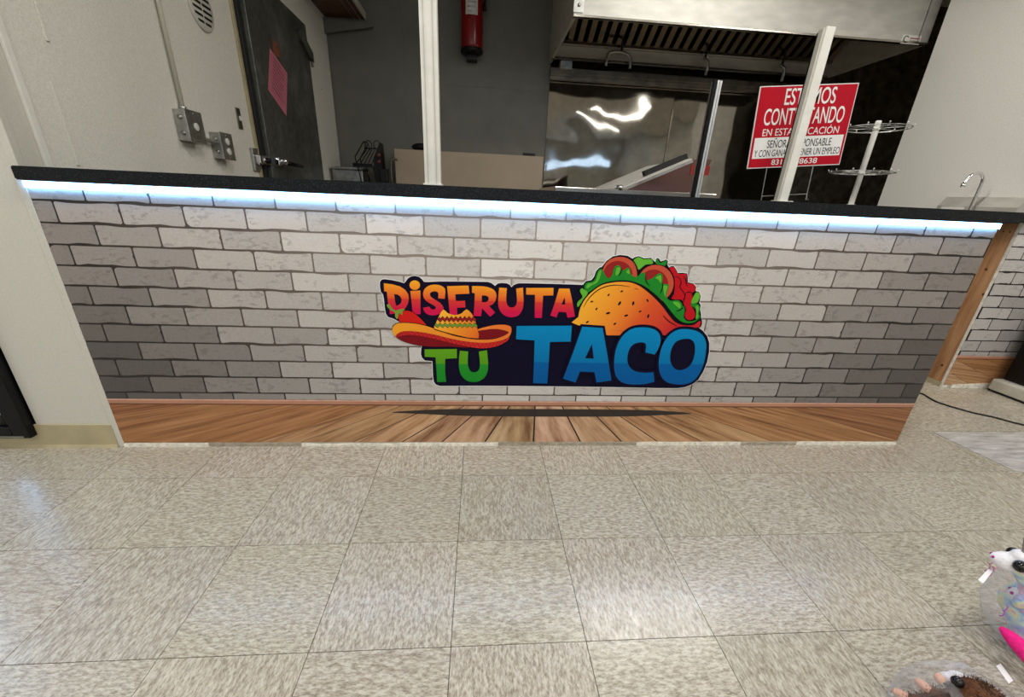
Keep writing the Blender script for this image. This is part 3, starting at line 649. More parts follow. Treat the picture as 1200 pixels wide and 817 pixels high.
ribbon('tortilla_line', [(108, 528), (165, 435), (265, 352), (400, 316), (552, 332)], 9, 'p_inkblack', 14, taco)
ribbon('tortilla_line', [(866, 605), (920, 660), (1002, 708)], 10, 'p_inkblack', 14, taco)
ribbon('tortilla_line', [(594, 347), (632, 358)], 6, 'p_meat_dark', 14, taco)
for cx, cy, an, s in ((187, 473, -.3, 1), (232, 543, -1.0, 1), (347, 410, -.8, 1), (473, 375, -.5, 1), (452, 490, -1.0, 1.5), (582, 490, -1.3, 1.4), (342, 583, -.3, 1.4), (515, 606, -.3, 1.3), (648, 567, -.3, 1), (718, 463, 1.1, 1.1), (725, 612, -1.3, 1.3), (407, 685, -.7, 1.1), (145, 668, -.6, 1.1)):
    flat('seed', [W2(Z6, ell(cx, cy, 15 * s, 7 * s, an, 12))], lay(14), T, 'p_inkblack', taco)
# blue TACO with its navy surround
big = [(Z4, [(138, 103), (722, 100), (710, 268), (490, 272), (478, 480), (462, 712), (312, 708), (322, 480), (328, 255), (132, 243)], []),
       (Z4, [(833, 110), (1048, 125), (1100, 420), (1142, 680), (985, 702), (962, 592), (808, 585), (762, 702), (630, 660), (730, 400)], [[(935, 292), (955, 450), (862, 445)]]),
       (Z5, [(475, 318), (567, 340)] + smoothed([(600, 290), (622, 230), (625, 170), (600, 115), (540, 80), (450, 68), (350, 80), (270, 130), (210, 210), (175, 310), (162, 430), (172, 530), (205, 590), (260, 625), (350, 640), (470, 635), (565, 612)], 3, False) + smoothed([(555, 518), (470, 522), (380, 510), (320, 470), (295, 410), (298, 340), (320, 275), (360, 235), (420, 218), (470, 225), (483, 255)], 3, False), []),
       (Z5, smoothed([(870, 85), (780, 100), (700, 160), (640, 260), (612, 380), (610, 480), (640, 570), (700, 620), (800, 640), (880, 635), (960, 600), (1020, 520), (1060, 420), (1080, 300), (1078, 210), (1040, 140), (970, 100)], 3), [smoothed([(870, 182), (930, 190), (965, 230), (970, 310), (950, 400), (910, 460), (850, 492), (800, 495), (755, 470), (725, 410), (722, 340), (745, 260), (790, 205)], 3)])]
for i, (z, outer, holes) in enumerate(big):
    lt = flat('letter', [W2(z, outer)] + [W2(z, h) for h in holes], lay(16), T, 'g_taco', logo)
    if i: flat('letter_surround', [W2(z, outer)], lay(15), T, 'p_navy', lt, grow=0.0105 if i > 1 else 0.009)
# sombrero and chili
hat = flat('sombrero_drawing', [smoothed(W2(Z3, [(72, 228), (98, 288), (140, 322), (200, 347), (300, 372), (420, 384), (600, 384), (750, 392), (900, 397), (1000, 378), (1080, 335), (1122, 270), (1124, 215), (1060, 184), (900, 202), (830, 222), (740, 300), (600, 270), (400, 200), (250, 171), (150, 168), (92, 185)]), 3)], lay(5), T, 'p_inkblack', logo)
def hart(name, pts, mtl, n, k=3): return flat(name, [smoothed(W2(Z3, pts), k) if k else W2(Z3, pts)], lay(n), T, mtl, hat)
hart('brim_underside', [(105, 290), (140, 319), (200, 344), (300, 369), (420, 381), (600, 381), (750, 388), (680, 340), (440, 285), (230, 250), (140, 262)], 'p_hatred', 6)
hart('brim_band', [(102, 292), (120, 272), (160, 250), (230, 245), (330, 255), (440, 275), (560, 305), (680, 330), (800, 345), (900, 348), (1000, 335), (1080, 310), (1102, 292), (1082, 330), (1000, 374), (900, 394), (800, 391), (680, 368), (560, 340), (440, 310), (330, 288), (230, 276), (160, 284), (115, 298)], 'p_band', 7)
top = [(112, 288), (160, 254), (230, 249), (330, 259), (440, 279), (560, 309), (680, 334), (800, 349), (900, 352), (1000, 338), (1080, 312)]
bot = [(115, 292), (160, 280), (230, 272), (330, 284), (440, 306), (560, 336), (680, 364), (800, 387), (900, 389), (1000, 370), (1078, 326)]
tp, bt = smoothed(top, 6, False), smoothed(bot, 6, False)
hz = ribbon('brim_zigzag', [(tp if i % 2 else bt)[int(i * (len(tp) - 1) / 56)] for i in range(57)], 4.5, 'p_inkblack', 8, hat, Z3, 0)
hart('hat_brim', [(76, 222), (100, 187), (150, 173), (250, 176), (360, 196), (480, 236), (600, 281), (720, 306), (830, 319), (950, 316), (1040, 291), (1096, 256), (1050, 236), (990, 226), (920, 228), (832, 241), (832, 226), (900, 206), (980, 191), (1060, 189), (1108, 202), (1119, 226), (1112, 270), (1080, 306), (1000, 333), (900, 346), (800, 343), (680, 328), (560, 303), (440, 273), (330, 253), (230, 243), (160, 248), (120, 268), (101, 288), (82, 258)], 'g_hat', 9)
hart('brim_inside', [(834, 245), (920, 231), (1000, 229), (1055, 240), (1090, 256), (1045, 284), (950, 309), (838, 311)], 'p_hatred', 10)
hart('hat_crown', [(525, 55), (560, 85), (620, 103), (680, 90), (725, 52), (770, 90), (800, 150), (820, 220), (832, 308), (740, 302), (600, 269), (447, 222), (460, 170), (490, 100)], 'g_crown', 11, 2)
hart('crown_edge', [(443, 224), (600, 268), (740, 301), (832, 308), (832, 313), (740, 307), (600, 275), (443, 230)], 'p_inkblack', 12, 0)
def zig(x0, x1, y, amp, n, w, mtl, layer):
    ribbon('zigzag_band', [(x0 + (x1 - x0) * i / n, y + (amp if i % 2 else -amp)) for i in range(n + 1)], w, mtl, layer, hat, Z3, 0)
zig(478, 806, 139, 11, 17, 34, 'p_inkblack', 12); zig(480, 804, 139, 11, 17, 22, 'p_zig_red', 13)
zig(452, 818, 193, 10, 17, 28, 'p_inkblack', 12); zig(454, 816, 193, 10, 17, 17, 'p_zig_green', 13)
ch = flat('chili_drawing', [smoothed(W2(Z3, [(120, 115), (155, 72), (210, 62), (262, 80), (315, 122), (355, 163), (384, 203), (330, 200), (250, 184), (155, 180), (130, 152)]), 3)], lay(3.6), T, 'p_inkblack', logo)
flat('chili_body', [smoothed(W2(Z3, [(126, 115), (160, 76), (210, 67), (260, 85), (310, 125), (350, 165), (376, 199), (330, 195), (250, 179), (160, 174), (136, 150)]), 3)], lay(4.6), T, 'p_chili', ch)
flat('chili_stem', [smoothed(W2(Z3, [(27, 15), (50, 8), (70, 40), (105, 65), (150, 50), (188, 55), (165, 72), (162, 106), (140, 87), (127, 110), (118, 142), (99, 115), (98, 82), (60, 62), (35, 37)]), 2)], lay(5.6), T, 'p_stem', ch)

# ------------------------------------------------------------------ on the counter
p1 = thing('guard_post', (-0.26, 0.17, Z_SLAB_T), 'tall white post rising from the counter past the top of the picture', 'post')
box('shaft', (-0.289, 0.15, Z_SLAB_T), (-0.236, 0.19, Z_KIT), 'white_metal', p1, 0.002)
for dx in (0.011, 0.039): box('groove_bead', (-0.289 + dx, 0.146, Z_SLAB_T + 0.008), (-0.289 + dx + 0.003, 0.151, Z_KIT), 'trim', p1)
box('foot_flange', (-0.294, 0.143, Z_SLAB_T), (-0.231, 0.197, Z_SLAB_T + 0.008), 'white_metal', p1, 0.001)
p2 = thing('guard_post', (0.70, 0.25, Z_SLAB_T), 'short slim grey metal channel post with glass slot beside the prep table', 'post')
a, t_ = on_y(813, 228, 0.25), on_y(840, 94, 0.25)
xa = (a.x + on_y(835, 96, .25).x) / 2
box('channel_back', (xa, 0.262, Z_SLAB_T), (xa + 0.030, 0.272, t_.z), 'alu', p2, 0.001)
box('channel_lip', (xa, 0.25, Z_SLAB_T), (xa + 0.009, 0.262, t_.z), 'black_metal', p2)
box('channel_lip', (xa + 0.011, 0.246, Z_SLAB_T), (xa + 0.019, 0.262, t_.z), 'alu', p2, 0.001)
box('channel_lip', (xa + 0.022, 0.25, Z_SLAB_T), (xa + 0.030, 0.262, t_.z), 'alu', p2, 0.001)
p3 = thing('guard_post', (1.0, 0.17, Z_SLAB_T), 'broad white channel post in front of the red hiring sign', 'post')
box('shaft', (0.990, 0.15, Z_SLAB_T), (1.021, 0.176, 1.462), 'white_metal', p3, 0.002)
box('side_channel', (0.984, 0.156, Z_SLAB_T), (0.9905, 0.178, 1.458), 'trim', p3, 0.001)
box('slot', (0.9834, 0.176, Z_SLAB_T), (0.9842, 0.182, 1.452), 'black_metal', p3)
box('foot_flange', (0.980, 0.145, Z_SLAB_T), (1.04, 0.187, Z_SLAB_T + 0.005), 'white_metal', p3, 0.001)

# hiring sign on its wire stake
SW, SH = 0.378, 0.272
sg = thing('hiring_sign', (1.118, 0.33, Z_SLAB_T), 'red and white hiring sign ESTAMOS CONTRATANDO on a wire stand', 'sign')
sg.rotation_euler = (0, -0.085, 0)
def sgp(name, me_or_box, mtl):
    o = bpy.data.objects.new(name, me_or_box); COL.objects.link(o); o.parent = sg
    if not me_or_box.materials: me_or_box.materials.append(M[mtl])
    return o
M['sign_red'] = mat('sign_red', (180, 10, 34), 0.5, var=0.02, spec=0.15); M['sign_white'] = mat('sign_white', (232, 230, 228), 0.5, var=0.01, spec=0.15)
ZS0 = 0.131
def lbox(x0, x1, z0, z1, y0, y1):
    bm = bmesh.new(); abox(bm, (x0, y0, z0), (x1, y1, z1)); me = bpy.data.meshes.new('board'); bm.to_mesh(me); bm.free(); return me
OX = 0.024
sgp('board', lbox(OX - SW / 2, OX + SW / 2, ZS0, ZS0 + SH, -0.004, 0.0), 'sign_white')
sgp('red_field', lbox(OX - SW / 2 + .003, OX + SW / 2 - .003, ZS0 + .003, ZS0 + SH - .003, -0.0046, -0.004), 'sign_red')
sgp('white_panel', lbox(OX - SW / 2 + .012, OX + SW / 2 - .012, ZS0 + SH * 0.125, ZS0 + SH * .385, -0.0050, -0.0046), 'sign_white')
for s, xf0, xf1, zf0, zf1, mt, off in (('ESTAMOS', .27, .79, .77, .965, 'sign_white', .006), ('CONTRATANDO', .09, .92, .535, .735, 'sign_white', .006), ('EN ESTA UBICACI\u00d3N', .10, .90, .405, .515, 'sign_white', .0),
        ('SE\u00d1ORA RESPONSABLE', .17, .85, .255, .375, 'black', .0), ('Y CON GANAS DE TENER UN EMPLEO', .05, .96, .145, .232, 'black', .0), ('831', .25, .36, .035, .105, 'sign_white', .008), ('-8638', .52, .74, .035, .105, 'sign_white', .008)):
    me = text_mesh(s, SW * (xf1 - xf0), SH * (zf1 - zf0), off)
    me.transform(Matrix.Translation((OX - SW / 2 + SW * (xf0 + xf1) / 2, -0.0052, ZS0 + SH * (zf0 + zf1) / 2)) @ Matrix.Rotation(PI / 2, 4, 'X'))
    sgp('lettering', me, mt)
bm = bmesh.new()
for X in (-.08, .11):
    atube(bm, [(X, 0.003, 0.004), (X, 0.003, ZS0 + 0.1)], 0.002, 6)
atube(bm, [(-.08, 0.003, 0.028), (.11, 0.003, 0.028)], 0.002, 6)
atube(bm, [(.11, 0.003, 0.028), (.113, 0.003, 0.012), (.121, 0.003, 0.004)], 0.002, 6)
me = bpy.data.meshes.new('wire_stand'); bm.to_mesh(me); bm.free(); sgp('wire_stand', me, 'galv')

# spinning rack with two rings of pegs
cr = thing('peg_rack', (1.5055, 0.42, Z_SLAB_T), 'white pole display rack with two wire rings of pegs', 'rack')
RX, RY = 1.5055, 0.42
lathe('pole', [(0.0105, 0), (0.0105, 0.319), (0.009, 0.322)], (RX, RY, Z_SLAB_T), 'white_metal', cr, 16)
lathe('base_disc', [(0.05, 0), (0.05, 0.004), (0.012, 0.008)], (RX, RY, Z_SLAB_T), 'white_metal', cr, 20)
for Z in (1.240, 1.078):
    tier = lathe('hub', [(0.0115, 0), (0.013, 0.004), (0.0115, 0.012)], (RX, RY, Z - 0.008), 'white_metal', cr, 14)
    bm = bmesh.new(); R_ = 0.1137
    atube(bm, [(RX + R_ * math.cos(t * PI / 18), RY + R_ * math.sin(t * PI / 18), Z) for t in range(37)], 0.0016, 6, False)
    atube(bm, [(RX + 0.098 * math.cos(t * PI / 18), RY + 0.098 * math.sin(t * PI / 18), Z - .004) for t in range(37)], 0.0012, 6, False)
    for k in range(6): atube(bm, [(RX, RY, Z), (RX + R_ * math.cos(k * PI / 3 + .2), RY + R_ * math.sin(k * PI / 3 + .2), Z)], 0.0012, 6)
    finish(bm, 'wire_ring', 'galv', tier, True)
    for k in range(11):
        t = k * 2 * PI / 11 + .3
        bm = bmesh.new(); atube(bm, [(RX + R_ * math.cos(t), RY + R_ * math.sin(t), Z), (RX + (R_ + .004) * math.cos(t), RY + (R_ + .004) * math.sin(t), Z + .006)], 0.0012, 6)
        bmesh.ops.create_icosphere(bm, subdivisions=1, radius=0.003, matrix=Matrix.Translation((RX + (R_ + .004) * math.cos(t), RY + (R_ + .004) * math.sin(t), Z + .007)))
        finish(bm, 'peg', 'white_metal', tier, True)

# ------------------------------------------------------------------ left kitchen wall: conduit, boxes, vent, cooler door
def OX_(px, py): return on_x(px, py, XL)
cb = OX_(213, 128); ctop = OX_(178, 0)
cond = thing('electrical_conduit', (XL, 0.76, 1.2), 'thin metal conduit running down the wall into the first outlet box', 'conduit')
yc = (cb.y + ctop.y) / 2
tube('pipe', [(XL + .014, yc, cb.z), (XL + .014, yc, Z_KIT)], 0.009, 'conduit', cond)
lathe('connector', [(0.011, 0), (0.014, 0.004), (0.014, 0.016), (0.011, 0.02)], (XL + .014, yc, cb.z - 0.008), 'galv', cond, 12)
def jbox(y0, y1, z0, z1, d, label, two):
    t = thing('outlet_box', (XL, (y0 + y1) / 2, z0), label, 'outlet')
    box('box_shell', (XL, y0, z0), (XL + d, y1, z1), 'galv', t, 0.003)
    box('cover_plate', (XL + d, y0 - .003, z0 - .003), (XL + d + .003, y1 + .003, z1 + .003), 'galv', t, 0.001)
    zc = (z0 + z1) / 2; yc_ = (y0 + y1) / 2
    for k in ((-.022, .022) if two else (0,)):
        lathe('receptacle', [(0.016, 0), (0.016, 0.004), (0.013, 0.005)], (XL + d + .003, yc_, zc + k), 'label', t, 16, 'X')
    for z in ((z0 + .03, z1 - .03)): lathe('knockout', [(0.010, -0.0012), (0.010, 0)], (XL + d * .5, y0 - .0005, z), 'galv', t, 12, 'Y')
    for z in (z0 + .008, z1 - .008): lathe('screw', [(0.003, 0), (0.003, 0.002)], (XL + d + .003, yc_, z), 'chrome', t, 8, 'X')
zb1, zb2 = OX_(205, 160).z, OX_(250, 166).z
jbox(yc - .055, yc + .055, cb.z - .128, cb.z - .008, .05, 'galvanised outlet box at the foot of the conduit', False)
jbox(0.985, 1.085, zb2 - .075, zb2 + .04, .05, 'galvanised double outlet box nearer the dark door', True)
tube('short_conduit', [(XL + .025, yc + .055, zb2 + .0), (XL + .025, 0.985, zb2 - .005)], 0.009, 'alu', cond)
vt = thing('round_vent', (XL, 1.11, 1.68), 'round beige louvred vent high on the wall', 'vent')
vc = OX_(234, 8)
lathe('rim', [(0.055, 0), (0.095, 0), (0.095, 0.006), (0.088, 0.010), (0.0, 0.008)][1:], (XL, vc.y, vc.z), 'trim', vt, 28, 'X')
for k in range(6):
    z = vc.z - .06 + k * .024; hw = math.sqrt(max(0.0, .082 ** 2 - (z - vc.z) ** 2)) * .9
    for s in (-1, 1): box('louvre_slot', (XL + .0085, vc.y + (0.006 if s > 0 else -hw), z - .005), (XL + .0105, vc.y + (hw if s > 0 else -0.006), z + .005), 'black', vt)
sw = thing('door_switch', (XL, 1.31, 1.2), 'small dark switch plate with a white toggle beside the cooler door', 'switch')
s0, s1 = OX_(276, 126), OX_(284, 152)
box('plate', (XL, s0.y - .01, s1.z), (XL + .006, s0.y + .03, s0.z), 'steel_dark', sw, 0.001)
box('toggle', (XL + .006, s0.y + .004, (s0.z + s1.z) / 2 - .01), (XL + .016, s0.y + .018, (s0.z + s1.z) / 2 + .012), 'label', sw, 0.002)
# cooler door
DY0, DY1, DZT = 1.43, 2.40, 2.0
dr = thing('cooler_door', (XL, 1.9, 0.1), 'dark galvanised walk-in cooler door with a pink notice', 'door')
box('door_leaf', (XL, DY0 + .06, 0.1), (XL + .05, DY1, DZT), 'door', dr, 0.004)
box('door_gasket', (XL, DY0 + .015, 0.1), (XL + .028, DY0 + .06, DZT), 'rubber', dr, 0.003)
box('jamb_strip', (XL, DY0 - .01, 0.1), (XL + .012, DY0 + .015, DZT), 'vinyl_base', dr, 0.002)
hp = on_x(350, 42, XL + .05)
hg = prism('hinge', [(DY1 - .22, 1.90), (DY1 - .16, 1.93), (DY1 - .03, 1.86), (DY1 + .02, 1.84), (DY1 + .02, 1.78), (DY1 - .06, 1.80), (DY1 - .18, 1.86)], 'X', XL + .05, XL + .075, 'door', dr)
tube('hinge_pin', [(XL + .06, DY1 + .012, 1.75), (XL + .06, DY1 + .012, 1.86)], 0.010, 'galv', dr)
for z in (0.45,):
    prism('hinge', [(DY1 - .2, z), (DY1 - .16, z + .05), (DY1 + .02, z + .02), (DY1 + .02, z - .04), (DY1 - .16, z - .02)], 'X', XL + .05, XL + .075, 'door', dr)
lz = on_x(305, 187, XL + .05).z
la = box('latch', (XL + .05, DY0 + .10, lz - .022), (XL + .085, DY0 + .20, lz + .028), 'chrome', dr, 0.008)
box('latch_keeper', (XL, DY0 - .075, lz - .06), (XL + .018, DY0 - .012, lz + .06), 'galv', dr, 0.004)
box('latch_strike', (XL + .012, DY0 - .06, lz - .028), (XL + .05, DY0 + .09, lz + .028), 'chrome', dr, 0.012)
lathe('latch_lock', [(0.016, 0), (0.016, 0.012), (0.010, 0.014)], (XL + .05, DY0 + .03, lz), 'black', la, 14, 'X')
tube('latch_handle', [(XL + .08, DY0 + .17, lz), (XL + .11, DY0 + .24, lz - .004), (XL + .105, DY0 + .40, lz - .006)], [.014, .012, .009], 'black_metal', dr)
lathe('latch_boss', [(0.018, 0), (0.018, 0.03), (0.010, 0.034)], (XL + .085, DY0 + .13, lz + .004), 'chrome', la, 14, 'X')
Xd = XL + .0505
nt = thing('pink_notice', (Xd, 1.9, 1.5), 'bright pink paper notice taped on the cooler door', 'paper')
q = [on_x(px, py, Xd) for px, py in ((316, 56), (336, 86), (335, 136), (314, 105))]
bm = bmesh.new(); vs = [bm.verts.new((Xd + (.0 if i in (0, 3) else .004), p.y, p.z)) for i, p in enumerate(q)]; f_ = bm.faces.new(vs)
bmesh.ops.solidify(bm, geom=[f_], thickness=0.0008); finish(bm, 'sheet', 'pink', nt)
for k in range(9):
    t = .12 + k * .085; A = q[0].lerp(q[3], t); B = q[1].lerp(q[2], t); a_, b_ = A.lerp(B, .18), A.lerp(B, .18 + (.6 if k % 3 else .45))
    bm = bmesh.new(); h = Vector((0, 0, .0035)); o_ = Vector((.0036, 0, 0))
    bm.faces.new([bm.verts.new(p) for p in (a_ + o_, b_ + o_ + Vector((.001, 0, 0)), b_ + o_ + h + Vector((.001, 0, 0)), a_ + o_ + h)]); finish(bm, 'writing_line', 'ink', nt)
sk = box('warning_sticker', (Xd, on_x(318, 46, Xd).y, on_x(322, 64, Xd).z), (Xd + .001, on_x(328, 62, Xd).y, on_x(320, 47, Xd).z), mat('orange_brown_sticker', (120, 74, 50), 0.5, var=.15), None)
tag(sk, 'small faded orange brown sticker above the pink notice', 'sticker')
lathe('bolt_hole', [(0.005, 0), (0.005, 0.001)], (XL, 2.75, on_x(385, 110, XL).z), 'black', wall_left, 10, 'X')

# shelf in the far left corner
shf = thing('corner_shelf', (-1.25, 2.8, 2.24), 'brown board shelf on brackets high in the far corner', 'shelf')
box('board', (XL, 1.9, 2.25), (-1.09, YB, 2.275), 'brown', shf)
for x in (-1.13, -1.18): box('support_strip', (x, 1.9, 2.243), (x + .008, YB, 2.25), 'alu', shf)
prism('bracket', [(XL, 2.23), (-1.02, 2.20), (-1.02, 2.185), (XL, 2.12)], 'Y', YB - .06, YB - .03, 'back_paint', shf)
box('front_lip', (-1.09, 1.9, 2.245), (-1.08, YB, 2.30), 'trim', shf)

# fire extinguisher on the back wall
EX, EY = -0.188, YB - 0.105
ez = on_y(552, 62, EY).z
fx = thing('fire_extinguisher', (EX, EY, ez - .03), 'red fire extinguisher with a white label hanging on the back wall', 'extinguisher')
lathe('tank', [(0.02, 0), (0.07, 0.004), (0.090, 0.022), (0.093, 0.05), (0.093, 0.46), (0.080, 0.50), (0.045, 0.53), (0.02, 0.54)], (EX, EY, ez), 'red_tank', fx, 32)
lathe('base_ring', [(0.086, 0), (0.0945, 0.004), (0.0945, 0.028), (0.090, 0.032)], (EX, EY, ez - .006), 'black', fx, 32)
box('wall_bracket', (EX - .045, EY + .0, ez - .045), (EX + .045, EY + .105, ez + .01), 'black_metal', fx)
box('bracket_spine', (EX - .03, EY + .088, ez), (EX + .03, EY + .105, ez + .6), 'black_metal', fx)
bm = bmesh.new(); rl = .0938
for i in range(10):
    pass
ring = [(EX + rl * math.sin(a), EY - rl * math.cos(a)) for a in [(-.55 + 1.1 * i / 10) for i in range(11)]]
lo = [bm.verts.new((x, y, ez + .235)) for x, y in ring]; hi = [bm.verts.new((x, y, ez + .42)) for x, y in ring]
for i in range(10): bm.faces.new((lo[i], lo[i + 1], hi[i + 1], hi[i]))
lb_ = finish(bm, 'label_sheet', 'label', fx, True)
for k in range(5): box('label_print', (EX - .035, EY - .0952, ez + .25 + k * .03), (EX + .035, EY - .0935, ez + .262 + k * .03), 'galv', fx)
lathe('valve', [(0.018, 0), (0.018, 0.03), (0.026, 0.04), (0.026, 0.06), (0.012, 0.07)], (EX, EY, ez + .53), 'black_metal', fx, 16)
tube('lever', [(EX, EY, ez + .60), (EX, EY - .06, ez + .625), (EX, EY - .12, ez + .615)], 0.009, 'black_metal', fx)
tube('carry_handle', [(EX, EY, ez + .575), (EX, EY - .05, ez + .575), (EX, EY - .11, ez + .56)], 0.008, 'black_metal', fx)
tube('hose', smoothed([(EX + .02, EY, ez + .57), (EX + .09, EY - .01, ez + .56), (EX + .115, EY, ez + .48), (EX + .11, EY, ez + .38), (EX + .105, EY, ez + .34)], 5, False), 0.010, 'black', fx)
lathe('nozzle', [(0.012, 0), (0.018, -0.05)], (EX + .105, EY, ez + .345), 'black', fx, 12)
lathe('gauge', [(0.016, 0), (0.016, -0.012)], (EX, EY - .026, ez + .58), 'chrome', fx, 14, 'Y')
pin = box('dark_wall_label', (0.30, YB - .002, on_y(620, 183, YB).z), (0.42, YB, on_y(620, 179.5, YB).z), 'black', None)
tag(pin, 'tiny dark label strip on the grey wall above the tan board', 'label')

# stainless wall sheets, slightly buckled
rs_ = random.Random(5)
def sheet(xa, xb, za, zb, seed, label, mt='steel_mirror'):
    bm = bmesh.new(); nx, nz = 44, 44; g_ = []
    for i in range(nx + 1):
        col = []
        for j in range(nz + 1):
            u, v = i / nx, j / nz; x, z = xa + (xb - xa) * u, za + (zb - za) * v
            e = min(1, 6 * min(u, 1 - u)) * 0.6 + .4
            d = 0.0055 * noise.noise(Vector((x * 2.1 + seed, z * 2.6, seed))) * e + 0.0016 * noise.noise(Vector((x * 7 + seed, z * 5, 3.1)))
            col.append(bm.verts.new((x, YB - .012 - d, z)))
        g_.append(col)
    for i in range(nx):
        for j in range(nz): bm.faces.new((g_[i][j], g_[i + 1][j], g_[i + 1][j + 1], g_[i][j + 1]))
    o = finish(bm, 'steel_wall_sheet', mt, None, True)
    return tag(o, label, 'wall sheet', 'stainless sheets behind the cooking line')
XS = [0.515, 1.70, 2.92, 4.14]
sheet(XS[0], XS[1] - .001, 0.6, 2.08, 1.3, 'stainless wall sheet beside the grey wall, left of the seam')
sheet(XS[1] + .001, XS[2] - .001, 0.6, 2.08, 4.4, 'stainless wall sheet behind the short channel post and sign')
sheet(XS[2] + .001, 4.55, 0.6, 2.66, 7.7, 'dark stainless wall sheet behind the white peg rack', 'steel_dull')
sm = box('seam_strip', (XS[1] - .006, YB - .022, 0.6), (XS[1] + .006, YB - .016, 1.75), 'steel_dark', None); tag(sm, 'thin upright steel seam strip between two wall sheets', 'strip')

# exhaust hood
HX0, HX1, HY0, HZ = 0.497, 3.03, 1.972, 2.03
hd = thing('exhaust_hood', (1.74, 2.5, HZ), 'long stainless exhaust hood above the cooking line', 'hood')
box('front_panel', (HX0, HY0, HZ), (HX1, HY0 + .02, Z_KIT), 'steel_hood', hd, 0.002)
box('front_lip', (HX0, HY0 - .004, HZ), (HX1, HY0 + .03, HZ + .012), 'steel', hd, 0.001)
box('side_panel', (HX0, HY0 + .02, HZ), (HX0 + .02, YB - .02, Z_KIT), 'steel_hood', hd)
box('side_panel', (HX1 - .02, HY0 + .02, HZ), (HX1, YB - .02, Z_KIT), 'steel_hood', hd)
box('inner_roof', (HX0 + .02, HY0 + .02, Z_KIT - .02), (HX1 - .02, YB - .02, Z_KIT - .002), 'steel_dark', hd)
box('end_seam', (2.945, HY0 - .003, HZ + .012), (2.953, HY0, Z_KIT), 'galv', hd)
cp = box('corner_plate', (HX0 - .006, HY0 - .005, HZ + .02), (HX0 + .06, HY0 + .001, HZ + .5), 'galv', hd, 0.002)
for k in range(6): lathe('rivet', [(0.011, 0), (0.009, -0.006), (0.003, -0.008)], (HX0 + .03, HY0 - .005, HZ + .06 + k * .075), 'galv', cp, 12, 'Y')
# baffle filter bank: slanted, channel slats side by side
fb0, fb1 = Vector((0, YB - .17, HZ + .13)), Vector((0, HY0 + .30, HZ + .52))
dirv = (fb1 - fb0); ln = dirv.length; dirn = dirv.normalized(); nrm = Vector((0, -dirn.z, dirn.y)) * 1.0
nrm = Vector((0, dirn.z, -dirn.y)); nrm = -nrm if nrm.y > 0 else nrm
bm = bmesh.new()
pr = [(-.030, 0), (-.022, .024), (.022, .024), (.030, 0), (.026, 0), (.019, .020), (-.019, .020), (-.026, 0)]
A_ = [bm.verts.new(Vector((x, 0, 0)) + nrm * h_) for x, h_ in pr]; B_ = [bm.verts.new(Vector((x, 0, 0)) + nrm * h_ + dirv) for x, h_ in pr]
bm.faces.new(A_); bm.faces.new(B_[::-1])
for i in range(8): bm.faces.new((A_[i], B_[i], B_[(i + 1) % 8], A_[(i + 1) % 8]))
bmesh.ops.recalc_face_normals(bm, faces=bm.faces)
sl_me = bpy.data.meshes.new('baffle_slat'); bm.to_mesh(sl_me); bm.free(); sl_me.materials.append(metal('baffle_steel', (150, 138, 120), 0.14, (1, 1, 1), 0.1))
nsl = 30
for k in range(nsl):
    o = bpy.data.objects.new('baffle_slat', sl_me); COL.objects.link(o); o.parent = hd; o.matrix_parent_inverse = Matrix.Translation(-origin(hd))
    o.location = Vector((HX0 + .06 + (HX1 - HX0 - .12) * k / (nsl - 1), 0, 0)) + fb0
bm = bmesh.new()
c0, c1 = fb0 - nrm * .012, fb1 - nrm * .012
bm.faces.new([bm.verts.new(p) for p in ((HX0 + .02, c0.y, c0.z), (HX1 - .02, c0.y, c0.z), (HX1 - .02, c1.y, c1.z), (HX0 + .02, c1.y, c1.z))])
bmesh.ops.solidify(bm, geom=bm.faces[:], thickness=0.004); finish(bm, 'filter_backing', 'black', hd)
box('filter_rail', (HX0 + .02, fb0.y - .03, fb0.z - .03), (HX1 - .02, fb0.y + .03, fb0.z), 'steel', hd, 0.002)
box('back_plenum', (HX0 + .02, YB - .15, HZ + .01), (HX1 - .02, YB - .13, fb0.z), 'steel_hood', hd)
box('grease_trough', (HX0, YB - .19, HZ - .005), (HX1, YB - .16, HZ + .012), 'steel', hd, 0.001)
for k in range(3): box('trough_rib', (HX0 + .01, YB - .11 + k * .015, HZ - .085 + k * .0 - k * .02), (HX1, YB - .03, HZ - .06 - k * .02 + .012), 'steel_dark', hd, 0.001)
gc = box('grease_cup', (HX0 + .075, YB - .20, HZ - .075), (HX0 + .18, YB - .11, HZ - .01), 'galv', hd, 0.008)
for px in (728, 826, 916):
    p = on_z(px, 65 + (px - 728) * .03, HZ + .1); p = on_y(px, 63 + (px - 728) * .085, YB - .25)
    nz = tube('fire_nozzle', [(p.x, p.y, p.z + .28), (p.x, p.y, p.z + .02)], 0.010, 'black_metal', hd, 8)
    if px == 728:
        tube('nozzle_branch', smoothed([(p.x - .12, p.y, p.z - .09), (p.x - .11, p.y, p.z - .01), (p.x - .06, p.y, p.z + .01), (p.x, p.y, p.z + .01), (p.x + .05, p.y, p.z), (p.x + .085, p.y, p.z - .03), (p.x + .09, p.y, p.z - .10)], 3, False), 0.013, 'galv', nz, 8)
    else:
        tube('nozzle_branch', [(p.x - .02, p.y, p.z + .02), (p.x + .03, p.y, p.z - .005), (p.x + .035, p.y, p.z - .03), (p.x + .03, p.y, p.z - .10)], 0.013, 'galv', nz, 8)
ls = thing('maker_label', (HX1 - .1, HY0 - .003, 2.08), 'small white label with a dark swirl at the right end of the hood', 'label')
l0, l1 = on_y(1055, 51, HY0), on_y(1080, 42, HY0)
box('label_sheet', (l0.x, HY0 - .002, l0.z), (l1.x, HY0, l1.z), 'label', ls)
lc = Vector((l0.x + (l1.x - l0.x) * .22, HY0 - .0025, (l0.z + l1.z) / 2))
